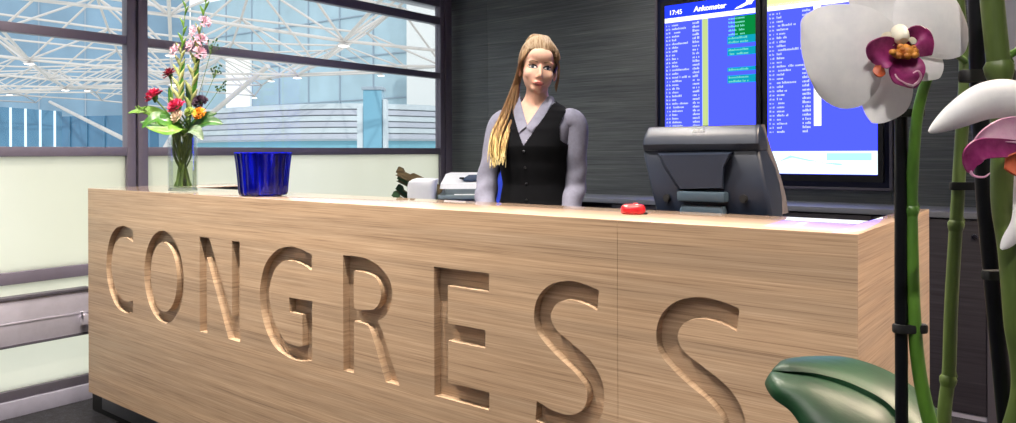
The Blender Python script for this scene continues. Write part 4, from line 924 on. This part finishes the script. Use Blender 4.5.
def stalk(path, w, mat, nodes=(), label=None):
    pts = [P(u, v, d) for u, v, d in path]; sp = spl(pts, False, 10); n = len(sp)
    ra = [mm_(w[0] + (w[1] - w[0]) * i / (n - 1), path[0][2]) / 2 for i in range(n)]
    o = obj('stem', MB().tube(sp, ra, 14), mat, orch, True, label=label)
    for u, v, d in nodes:
        c = P(u, v, d); i = min(range(n), key=lambda q: (sp[q] - c).length); c = sp[i]; ax = (sp[min(n - 1, i + 1)] - sp[max(0, i - 1)]).normalized(); r = ra[i]
        mb = MB(); mb.tube([c - ax * r * 1.1, c - ax * r * .5, c + ax * r * .2, c + ax * r * .7], [r * 1.02, r * 1.2, r * 1.28, r * 1.0], 14)
        mb.tube([c + R0 * r * .4, c + R0 * r * .9 + ax * r * .6, c + R0 * r * .8 + ax * r * 2.0], [r * .6, r * .55, r * .1], 8); obj('node', mb, mat, o, True)
    return sp
stalk([(943, 500, .505), (938, 450, .50), (928, 415, .50), (919, 370, .50), (914, 315, .50), (912, 250, .50), (911.5, 200, .50), (914, 150, .495), (918, 112, .49), (926, 82, .482), (936, 60, .478)], (15, 9), STEMG, [(912.5, 211, .5)])
stalk([(950, 500, .525), (945, 440, .525), (944.5, 410, .525), (949, 370, .525), (951, 310, .525), (955, 240, .525), (958, 195, .525), (960.5, 150, .525), (964, 100, .52), (965, 55, .52), (960, 20, .52), (957, -20, .52)], (13, 11), STEMD, [(957.5, 226, .525), (948, 380, .525)])
stalk([(985, 500, .46), (1022, 400, .43), (1016, 320, .42), (1010, 250, .42), (1003, 200, .42), (1003, 140, .42), (1001, 95, .42), (997, 50, .42), (992, 0, .42), (990, -30, .42)], (20, 19), STEMD, [(1001, 68, .42)])
for path in ([(1000, 62, .42), (1010, 55, .42), (1024, 50, .415), (1036, 70, .41), (1040, 110, .41)], [(966, 62, .52), (958, 56, .505), (948, 50, .49), (934, 46, .48)]):
    obj('pedicel', MB().tube(spl([P(*q) for q in path], False, 6), mm_(7, .45) / 2, 10), STEMG, orch, True)
def stake(path, w):
    pts = [P(*q) for q in path]; obj('stake', MB().tube(pts, mm_(w, path[0][2]) / 2, 14), STAKE, orch, True)
stake([(901, 106, .502), (901, 300, .502), (902, 470, .505), (903, 520, .507)], 12)
stake([(976, -30, .455), (979, 90, .455), (985, 200, .455), (1007, 430, .455), (1014, 510, .457)], 16)
def clip(u0, u1, v, d, hh=5):
    a, b_ = P(u0, v, d), P(u1, v, d); hz = mm_(hh, d); mid = (a + b_) / 2; wd = (b_ - a).length / 2; fr = -FW
    mb = MB(); rings = []
    for zz, k_ in ((-hz, .96), (-hz * .6, 1), (hz * .6, 1), (hz, .96)):
        rings.append([mid + R0 * (wd * k_ * math.copysign(abs(math.cos(t_)) ** .6, math.cos(t_))) + fr * (wd * .36 * k_ * math.copysign(abs(math.sin(t_)) ** .6, math.sin(t_))) + V((0, 0, zz)) for t_ in [2 * PI * q / 24 for q in range(24)]])
    mb.loft(rings); obj('clip', mb, M['blackmatt'], orch, True)
clip(893, 924, 113, .497, 3.8); clip(893, 927, 328.5, .5, 4.2); clip(950, 975, 186, .523, 4); clip(960, 1014, 76, .45, 6); clip(982, 1016, 275, .44, 4.5); clip(962, 986, 186, .49, 3.5) if False else None
def px3(c0, d, u, v, h_):         # flower frame: picture plane at distance d, h_ (px) towards the camera
    return P(u, v, d - mm_(h_, d))
def petal(parent, d, spine, hw, mat, name='petal', cup=.0, th=.0007, ruf=.03, nu=22, nv=16, twist=0):
    sp = spl([V((u, v, h_)) for u, v, h_ in spine], False, 8); n = len(sp) - 1; us = [i / (len(hw) - 1) for i in range(len(hw))] if not isinstance(hw[0], tuple) else [q[0] for q in hw]; ws = hw if not isinstance(hw[0], tuple) else [q[1] for q in hw]
    wsp = spl([V((a, b_, 0)) for a, b_ in zip(us, ws)], False, 10)
    def W(u):
        for i in range(len(wsp) - 1):
            if u <= wsp[i + 1].x + 1e-9:
                t_ = (u - wsp[i].x) / max(1e-9, wsp[i + 1].x - wsp[i].x); return max(.15, wsp[i].y + (wsp[i + 1].y - wsp[i].y) * t_)
        return max(.15, wsp[-1].y)
    def f(u, w):
        x = u * n; i = min(n - 1, int(x)); p = sp[i].lerp(sp[i + 1], x - i); ax = sp[min(n, i + 1)] - sp[max(0, i - 1)]; ax.z = 0; ax.normalize(); pr_ = V((-ax.y, ax.x, 0)); s = (w - .5) * 2; ww = W(u)
        q = p + pr_ * s * ww; q.z += cup * ww * s * s + ruf * ww * math.sin(5.5 * u + 3 * s) * s * u + twist * ww * s
        return px3(None, d, q.x, q.y, q.z)
    return obj(name, MB().sheet(f, nu, nv, th), mat, parent, True, 70)
D1 = .47
bl = bpy.data.objects.new('bloom', None); COL.objects.link(bl); bl.parent = orch; bl.empty_display_size = .02
petal(bl, D1, [(896, 34, -2), (886, 8, -6), (877, -20, -4), (872, -46, 2)], [(0, 9), (.3, 26), (.6, 34), (.85, 24), (1, 1)], PETAL, cup=-.12)
petal(bl, D1, [(897, 52, -3), (889, 82, -8), (880, 106, -6), (872, 123, -4)], [(0, 9), (.3, 24), (.58, 26), (.82, 14), (1, 1)], PETAL, cup=-.15)
petal(bl, D1, [(903, 50, -3), (919, 60, -6), (932, 70, -6), (939, 78, -8)], [(0, 8), (.35, 19), (.7, 14), (1, 1)], PETAL, cup=-.1)
petal(bl, D1, [(899, 42, 0), (874, 43, 6), (845, 54, 8), (822, 66, 3), (807, 72, -6)], [(0, 8), (.14, 24), (.32, 43), (.52, 53), (.72, 50), (.88, 33), (.96, 18), (1, 2)], PETAL, cup=-.16, nu=30, nv=22)
petal(bl, D1, [(899, 40, 0), (918, 27, 4), (938, 14, 2), (957, 2, -8)], [(0, 8), (.2, 28), (.45, 44), (.7, 46), (.9, 28), (1, 2)], PETAL, cup=-.2, nu=26, nv=20)
lp = petal(bl, D1, [(903, 54, 4), (906, 66, 16), (911, 78, 20), (915, 88, 15)], [(0, 8), (.3, 17), (.6, 17), (.85, 8), (1, 1)], LIPM, 'lip', cup=.22, th=.001)
petal(bl, D1, [(900, 50, 4), (889, 50, 16), (878, 56, 20), (872, 62, 14)], [(0, 7), (.35, 14), (.7, 15), (1, 4)], LIPM, 'side_lobe', cup=.35, th=.001)
petal(bl, D1, [(884, 70, 17), (880, 71, 21), (874, 68, 17)], [(0, 3), (.5, 6), (1, 3)], LIPO, 'lobe_edge', cup=.2, th=.001)
petal(bl, D1, [(906, 50, 4), (916, 38, 14), (923, 42, 20), (926, 56, 14)], [(0, 6), (.35, 12), (.7, 11), (1, 6)], LIPM, 'side_lobe', cup=.3, th=.001)
mb = MB(); rn = random.Random(5)
for k in range(15): mb.ell(px3(0, D1, 905 + rn.uniform(-13, 11), 53 + rn.uniform(-5, 5) - .2 * k % 3, 22 + rn.uniform(-3, 4)), (mm_(3.6, D1), mm_(3.6, D1), mm_(3.2, D1)), None, 10, 7)
mb.ell(px3(0, D1, 905, 52, 20), (mm_(9, D1), mm_(7, D1), mm_(7, D1)), None, 14, 9); obj('callus', mb, CALM, bl, True)
mb = MB(); mb.tube(spl([px3(0, D1, 898, 30, 0), px3(0, D1, 900, 34, 12), px3(0, D1, 903, 41, 20)], False, 5), [mm_(r, D1) for r in (5, 6, 7, 8, 8, 8, 8, 7.5, 7, 6, 4)], 12); obj('column', mb, COLM, bl, True)
petal(bl, D1, [(893, 36, 8), (888, 40, 12), (884, 46, 13)], [(0, 5), (.5, 8), (1, 3)], COLM, 'lobe_base', cup=.2)
petal(bl, D1, [(906, 32, 8), (913, 36, 13), (915, 44, 14)], [(0, 4), (.5, 7), (1, 3)], COLM, 'lobe_base', cup=.2)
for path in ([(913, 85, 17), (918, 82, 20), (921, 76, 24), (918, 71, 26), (913, 73, 25)], [(913, 86, 17), (906, 84, 20), (898, 79, 22), (895, 74, 21)]):
    obj('tendril', MB().tube([px3(0, D1, *q) for q in spl([V(p) for p in path], False, 5)], [mm_(1.7 - 1.1 * i / (5 * (len(path) - 1)), D1) for i in range(5 * (len(path) - 1) + 1)], 8), LIPP, bl, True)
D2 = .405
b2 = bpy.data.objects.new('bloom', None); COL.objects.link(b2); b2.parent = orch; b2.empty_display_size = .02
petal(b2, D2, [(1046, 108, 2), (1015, 99, 8), (985, 101, 10), (955, 116, 8), (929, 132, 2)], [(0, 12), (.28, 18.5), (.52, 18), (.75, 13), (.9, 6.5), (1, 1)], PETAL, cup=-.5, ruf=.05, nu=28)
petal(b2, D2, [(1040, 150, 0), (1029, 190, 3), (1019, 225, 3), (1001, 249, 0)], [(0, 26), (.3, 17), (.6, 10), (.85, 7), (1, 1)], PETAL, cup=-.3, nu=22)
petal(b2, D2, [(1050, 110, 0), (1072, 70, 2), (1085, 30, 0)], [(0, 8), (.5, 34), (1, 2)], PETAL, cup=-.2)
petal(b2, D2, [(1052, 130, 0), (1090, 140, 4), (1130, 150, 0)], [(0, 10), (.5, 45), (1, 2)], PETAL, cup=-.2)
petal(b2, D2, [(1050, 150, 0), (1065, 190, -2), (1075, 225, 0)], [(0, 8), (.5, 24), (1, 2)], PETAL, cup=-.2)
petal(b2, D2, [(1042, 138, 12), (1016, 130, 18), (994, 133, 20), (973, 144, 17)], [(0, 12), (.4, 13), (.75, 8), (1, 1)], LIPP, 'side_lobe', cup=.2, th=.001)
petal(b2, D2, [(1030, 150, 14), (1000, 148, 22), (980, 150, 24), (971, 161, 22), (970, 173, 20)], [(0, 8), (.35, 10), (.65, 11), (.85, 6), (1, 1.5)], LIPM, 'lip', cup=.2, th=.001)
petal(b2, D2, [(1034, 165, 16), (1018, 164, 20), (1005, 163, 19)], [(0, 12), (.5, 12), (1, 5)], LIPO, 'side_lobe', cup=.4, th=.001)
obj('tendril', MB().tube([px3(0, D2, *q) for q in spl([V(p) for p in ((970, 171, 20), (974, 176, 22), (984, 177, 23), (990, 173, 23))], False, 5)], [mm_(1.8 - .08 * i, D2) for i in range(16)], 8), LIPP, b2, True)
mb = MB(); mb.tube([px3(0, D2, 1042, 128, 4), px3(0, D2, 1030, 140, 18)], [mm_(9, D2), mm_(7, D2)], 12); mb.ell(px3(0, D2, 1027, 143, 18), (mm_(8, D2),) * 3); obj('column', mb, COLM, b2, True)
def net_leaf(rows, label=None):
    rows = [[V(q) for q in r] for r in rows]; cols = [spl([r[c] for r in rows], False, 6) for c in range(3)]; n = len(cols[0]) - 1
    def at(u, w):
        x = u * n; i = min(n - 1, int(x)); t_ = x - i; a, m_, b_ = [c[i].lerp(c[i + 1], t_) for c in cols]
        if w < .5:
            s = w * 2; p = a.lerp(m_, s); arch = math.sin(PI * s) ** .6
        else:
            s = (w - .5) * 2; p = m_.lerp(b_, s); arch = math.sin(PI * s) ** .6
        p.y -= arch * 3.0 * min(1, u * 4); return P(p.x, p.y, p.z - arch * .011 * min(1, u * 4))
    l_ = obj('leaf', MB().sheet(at, 40, 16, .0018), OLEAF, orch, True, 50, label)
    return l_
net_leaf([((775, 371, .612), (771, 374, .61), (768, 379, .606)), ((777, 367, .622), (774, 372, .607), (766, 385, .60)), ((786, 360, .632), (787, 374, .602), (774, 398, .585)), ((815, 357, .64), (816, 378, .595), (792, 412, .572)), ((851, 359, .64), (850, 389, .585), (812, 440, .556)), ((890, 373, .625), (885, 408, .57), (846, 468, .545)), ((925, 398, .60), (906, 434, .555), (885, 492, .54)), ((947, 428, .575), (925, 462, .535), (915, 505, .525)), ((958, 470, .53), (950, 490, .51), (948, 505, .50))])
for az, ln, w_, z_ in ((-.3, .16, .034, .02), (2.6, .15, .032, -.01)):
    d_ = V((math.cos(az), math.sin(az), 0)); sd = V((-d_.y, d_.x, 0))
    def f(u, w, d_=d_, sd=sd, ln=ln, w_=w_):
        s = (w - .5) * 2; return V((POTX, POTY, .965)) + d_ * (.015 + ln * u) + sd * s * w_ * max(.03, math.sin(PI * (.12 + .88 * u) ** .8)) + V((0, 0, .05 * math.sin(PI * u * .62) - .06 * u * u + abs(s) * .012))
    obj('leaf', MB().sheet(f, 24, 10, .0018), OLEAF, orch, True, 50)
for k in range(3):
    a = k * 2.1 + .4; obj('aerial_root', MB().tube(spl([(POTX, POTY, .97), (POTX + .04 * math.cos(a), POTY + .04 * math.sin(a), .99), (POTX + .075 * math.cos(a), POTY + .075 * math.sin(a), .96), (POTX + .08 * math.cos(a), POTY + .08 * math.sin(a), .92)], False, 5), .003, 8), plain('grey_green_root', srgb(140, 150, 120), .6), orch, True)

# ================================================================== beyond the glass: hall with white space-frame roof
STEEL = plain('white_painted_steel', srgb(200, 194, 190), .5, 0, .03)
PALE = plain('pale_blue_cladding', srgb(172, 196, 207), .5, 0, .14, .22); PALE2 = plain('light_grey_cladding', srgb(194, 205, 212), .55, 0, .05, 2)
BGL = plain('blue_glass_cladding', srgb(84, 128, 158), .25, 0, .12, .3); BGD = plain('deep_blue_glass', srgb(78, 120, 152), .25, 0, .1, .4); WHW = plain('white_sunlit_cladding', srgb(248, 248, 246), .6, 0, .01)
MUL = plain('grey_facade_mullion', srgb(150, 164, 178), .5)
struct('floor_outside', MB().box(-140, XW - .35, -60, 140, -3.2, -3.0), plain('pale_apron_paving', srgb(238, 235, 226), .8, 0, .05, .5), smooth=0)
# roof: a square grid of nodes over an irregular field, upper and lower layer
HB, HT = 5.2, 7.0
e0 = V((-math.sin(math.radians(62)), math.cos(math.radians(62)), 0)); e1 = V((e0.y, -e0.x, 0)); O0 = V((-8, 4, 0)); ST = 5.2
roof = thing('space_frame_roof', 'white steel space frame roof of crossing tubes seen through the windows', 'roof', O0)
def node(i, j, up): return O0 + e0 * (i * ST + (ST / 2 if up else 0)) + e1 * (j * ST + (ST / 2 if up else 0)) + V((0, 0, (HT if up else HB) + .5 * math.sin(i * .9 + j)))
def inside(p):
    d_ = p.copy(); d_.z = 0; dep = d_.dot(FW); lat = d_.dot(R0); u = 508 + F_PX * lat / max(dep, .1)
    lim = 62 if u < 200 else 62 - (u - 200) / 240 * 27
    return 9 < dep < lim and -260 < u < 520
bars = []
NI, NJ = 13, 9
for up in (0, 1):
    N_ = {(i, j): node(i, j, up) for i in range(0, NI) for j in range(-NJ, NJ)}
    for (i, j), p in N_.items():
        for q in ((i + 1, j), (i, j + 1)):
            if q in N_ and inside(p) and inside(N_[q]): bars.append((p, N_[q], .055 if not up else .05))
for i in range(NI):
    for j in range(-NJ, NJ):
        p = node(i, j, 0)
        for a, b_ in ((0, 0), (-1, 0), (0, -1), (-1, -1)):
            q = node(i + a, j + b_, 1)
            if inside(p) and inside(q): bars.append((p, q, .042))
bars.sort(key=lambda b_: ((b_[0] + b_[1]) / 2).length)
for p, q, r in bars[:99]: obj('tube', MB().tube([p, q], r, 8), STEEL, roof, True)
mb = MB()
for p, q, r in bars[99:]: mb.tube([p, q], r, 6)
rest = obj('far_tube', mb, STEEL, roof, True); rest['kind'] = 'stuff'
LAMPW = emit('roof_lamp_glow', (1, .97, .9, 1), 5)
nl = 0
for i in range(NI):
    for j in range(-NJ, NJ):
        p = node(i, j, 0)
        if inside(p) and (i + j) % 2 == 0 and nl < 26:
            nl += 1; c = p + V((0, 0, -.16)); th = thing('pendant_lamp', 'small white lamp hanging under a node of the space frame roof', 'lamp', c, group='small lamps under the space frame roof')
            obj('lamp_shade', MB().lathe([(.05, .16), (.06, .08), (.2, .03), (.22, 0), (.19, -.005)], (0, 0, 0), 16), STEEL, th); obj('lens', MB().lathe([(.185, -.004), (.15, -.02), (.02, -.03)], (0, 0, 0), 16), LAMPW, th)
vc = thing('roof_column', 'white inclined tube column branching up to the space frame roof', 'column', P(160, 158, 44))
b0 = P(160, 160, 44); b0.z = -3
obj('trunk', MB().tube([b0, P(160, 156, 44)], .2, 14), STEEL, vc, True)
for tgt in ((50, 102, 60), (268, 66, 36), (205, 78, 52)): obj('branch', MB().tube([P(160, 157, 44), P(*tgt)], [.15, .12], 12), STEEL, vc, True)
def wall_plane(name, label, u0, u1, d0, d1, zb, zt, mat, th=.6, cols=0, rows=(), mw=.06, cat='building', matm=None, zt1=None):
    a, b_ = P(u0, 150, d0), P(u1, 150, d1); a.z = b_.z = 0; ax = (b_ - a).normalized(); nn = V((ax.y, -ax.x, 0)); nn = nn if nn.dot(FW) < 0 else -nn
    th_ = thing(name, label, cat, a + V((0, 0, zb))); ln = (b_ - a).length; z2 = zt if zt1 is None else zt1
    def q(s, h_, o): return a + ax * s + V((0, 0, h_)) + nn * o
    obj('wall', MB().loft([[q(0, zb, 0), q(ln, zb, 0), q(ln, z2, 0), q(0, zt, 0)], [q(0, zb, -th), q(ln, zb, -th), q(ln, z2, -th), q(0, zt, -th)]]), mat, th_, True, 0)
    for k in range(cols):
        s = ln * (k + .5) / cols; top = zt + (z2 - zt) * (k + .5) / cols
        obj('mullion', MB().loft([[q(s - mw / 2, zb, .0), q(s + mw / 2, zb, 0), q(s + mw / 2, top, 0), q(s - mw / 2, top, 0)], [q(s - mw / 2, zb, .12), q(s + mw / 2, zb, .12), q(s + mw / 2, top, .12), q(s - mw / 2, top, .12)]]), matm or MUL, th_, True, 0)
    for r in rows:
        obj('transom', MB().loft([[q(0, r - mw / 2, 0), q(ln, r - mw / 2, 0), q(ln, r + mw / 2, 0), q(0, r + mw / 2, 0)], [q(0, r - mw / 2, .1), q(ln, r - mw / 2, .1), q(ln, r + mw / 2, .1), q(0, r + mw / 2, .1)]]), matm or MUL, th_, True, 0)
    return th_
wall_plane('glazed_hall', 'tall pale blue glazed hall wall with thin mullions behind the space frame', 191.5, 470, 84.5, 62, -3, 18, PALE, 1, 9, (6.2, 10.2, 14), .1)
wall_plane('hall_wall', 'grey blue hall wall behind the space frame on the left', -90, 190, 70, 84, -3, 20, plain('grey_blue_cladding', srgb(124, 152, 174), .5, 0, .2, .16), 1, 6, (9,), .12)
wall_plane('lit_facade', 'blue glass facade with bright vertical light strips at the far left', -60, 62, 56, 60, -3, 5.2, BGL, 1, 8, (), .16, matm=emit('light_strip', (.75, .92, 1, 1), 1.6), zt1=4.7)
wall_plane('blue_block', 'darker blue glass block right of the light strips', 62, 150, 60, 58, -3, 4.3, BGD, 1, 5, (), .08, matm=BGL)
wall_plane('sunlit_wall', 'bright white wall panel at the right end of the upper windows', 407, 437, 58, 56, -3, 13.5, WHW, .5)
wall_plane('sunlit_gable', 'bright white arched gable behind the gladiolus', 226, 250, 60, 60, -3, 9.2, WHW, .5)
# curved terminal with horizontal bands
tb_ = thing('terminal_building', 'long low curved terminal with pale horizontal bands and blue glass below', 'building', P(330, 152, 44))
def arc(z, off=0): return [(lambda p: V((p.x, p.y, z)))(P(195 + 270 * k / 24, 152, 50 - off - 9 * math.sin(PI * min(1, (k + 4) / 34)))) for k in range(25)]
def band(z0, z1, off, mat, name, slope=0):
    mb = MB(); a = arc(z0, off); b_ = arc(z1, off); c = arc(z1, off - 1.5); d_ = arc(z0, off - 1.5)
    mb.loft([a, b_, c, d_], False, False, True); return obj(name, mb, mat, tb_, True, 30)
for k in range(6): band(2.05 + k * .33, 2.05 + k * .33 + .27, .0 + .02 * k, PALE2 if k % 2 else plain('mauve_grey_band', srgb(182, 187, 200), .5), 'facade_band')
band(1.95, 4.02, -.25, PALE2, 'facade_core')
band(.9, 1.98, -.5, plain('turquoise_glass', srgb(120, 178, 198), .3), 'glass_band'); band(-3, .92, -.7, plain('pale_turquoise_base', srgb(150, 192, 206), .3), 'base_band')
pk = P(374, 150, 34); tw = thing('glass_tower', 'slim pale blue glass tower standing in front of the curved terminal', 'tower', (pk.x, pk.y, -3), YAW)
mb = MB(); mb.box(-.42, .42, -.4, .4, 0, 7.1, .05); obj('shaft', mb, plain('light_blue_glass', srgb(112, 164, 188), .3), tw); obj('cap', MB().box(-.48, .48, -.45, .45, 7.1, 7.25, .03), MUL, tw)
obj('side_fin', MB().box(-.72, -.44, -.3, .3, 0, 6.4, .04), PALE2, tw); obj('side_fin', MB().box(.44, .62, -.3, .3, 0, 6.7, .04), PALE2, tw)

# ------------------------------------------------------------------ world and sun
w = bpy.data.worlds.new('sky'); SC.world = w; w.use_nodes = True; nt = w.node_tree; nt.nodes.clear()
tc = nt.nodes.new('ShaderNodeTexCoord'); sx = nt.nodes.new('ShaderNodeSeparateXYZ'); rp = nt.nodes.new('ShaderNodeValToRGB'); bg = nt.nodes.new('ShaderNodeBackground'); ow = nt.nodes.new('ShaderNodeOutputWorld')
rp.color_ramp.elements[0].position = .48; rp.color_ramp.elements[0].color = (.97, .985, 1, 1); rp.color_ramp.elements[1].position = .9; rp.color_ramp.elements[1].color = (.8, .9, 1, 1)
mpn = nt.nodes.new('ShaderNodeMath'); mpn.operation = 'MULTIPLY_ADD'; mpn.inputs[1].default_value = .5; mpn.inputs[2].default_value = .5
nt.links.new(tc.outputs['Generated'], sx.inputs[0]); nt.links.new(sx.outputs[2], mpn.inputs[0]); nt.links.new(mpn.outputs[0], rp.inputs[0]); nt.links.new(rp.outputs[0], bg.inputs[0]); bg.inputs[1].default_value = 1.3; nt.links.new(bg.outputs[0], ow.inputs[0])
sn = bpy.data.lights.new('sun', 'SUN'); sn.energy = 1.6; sn.angle = .02; sn.color = (1, .95, .86); so = bpy.data.objects.new('sun', sn); COL.objects.link(so); so.rotation_euler = V((-.75, .55, -.62)).to_track_quat('-Z', 'Y').to_euler()

vs_ = SC.view_settings; vs_.view_transform = 'Standard'; vs_.look = 'None'; vs_.gamma = 1; vs_.use_curve_mapping = False; vs_.exposure = 0
SC.cycles.use_denoising = True
SC.cycles.max_bounces = 12; SC.cycles.transparent_max_bounces = 24; SC.cycles.sample_clamp_indirect = 6
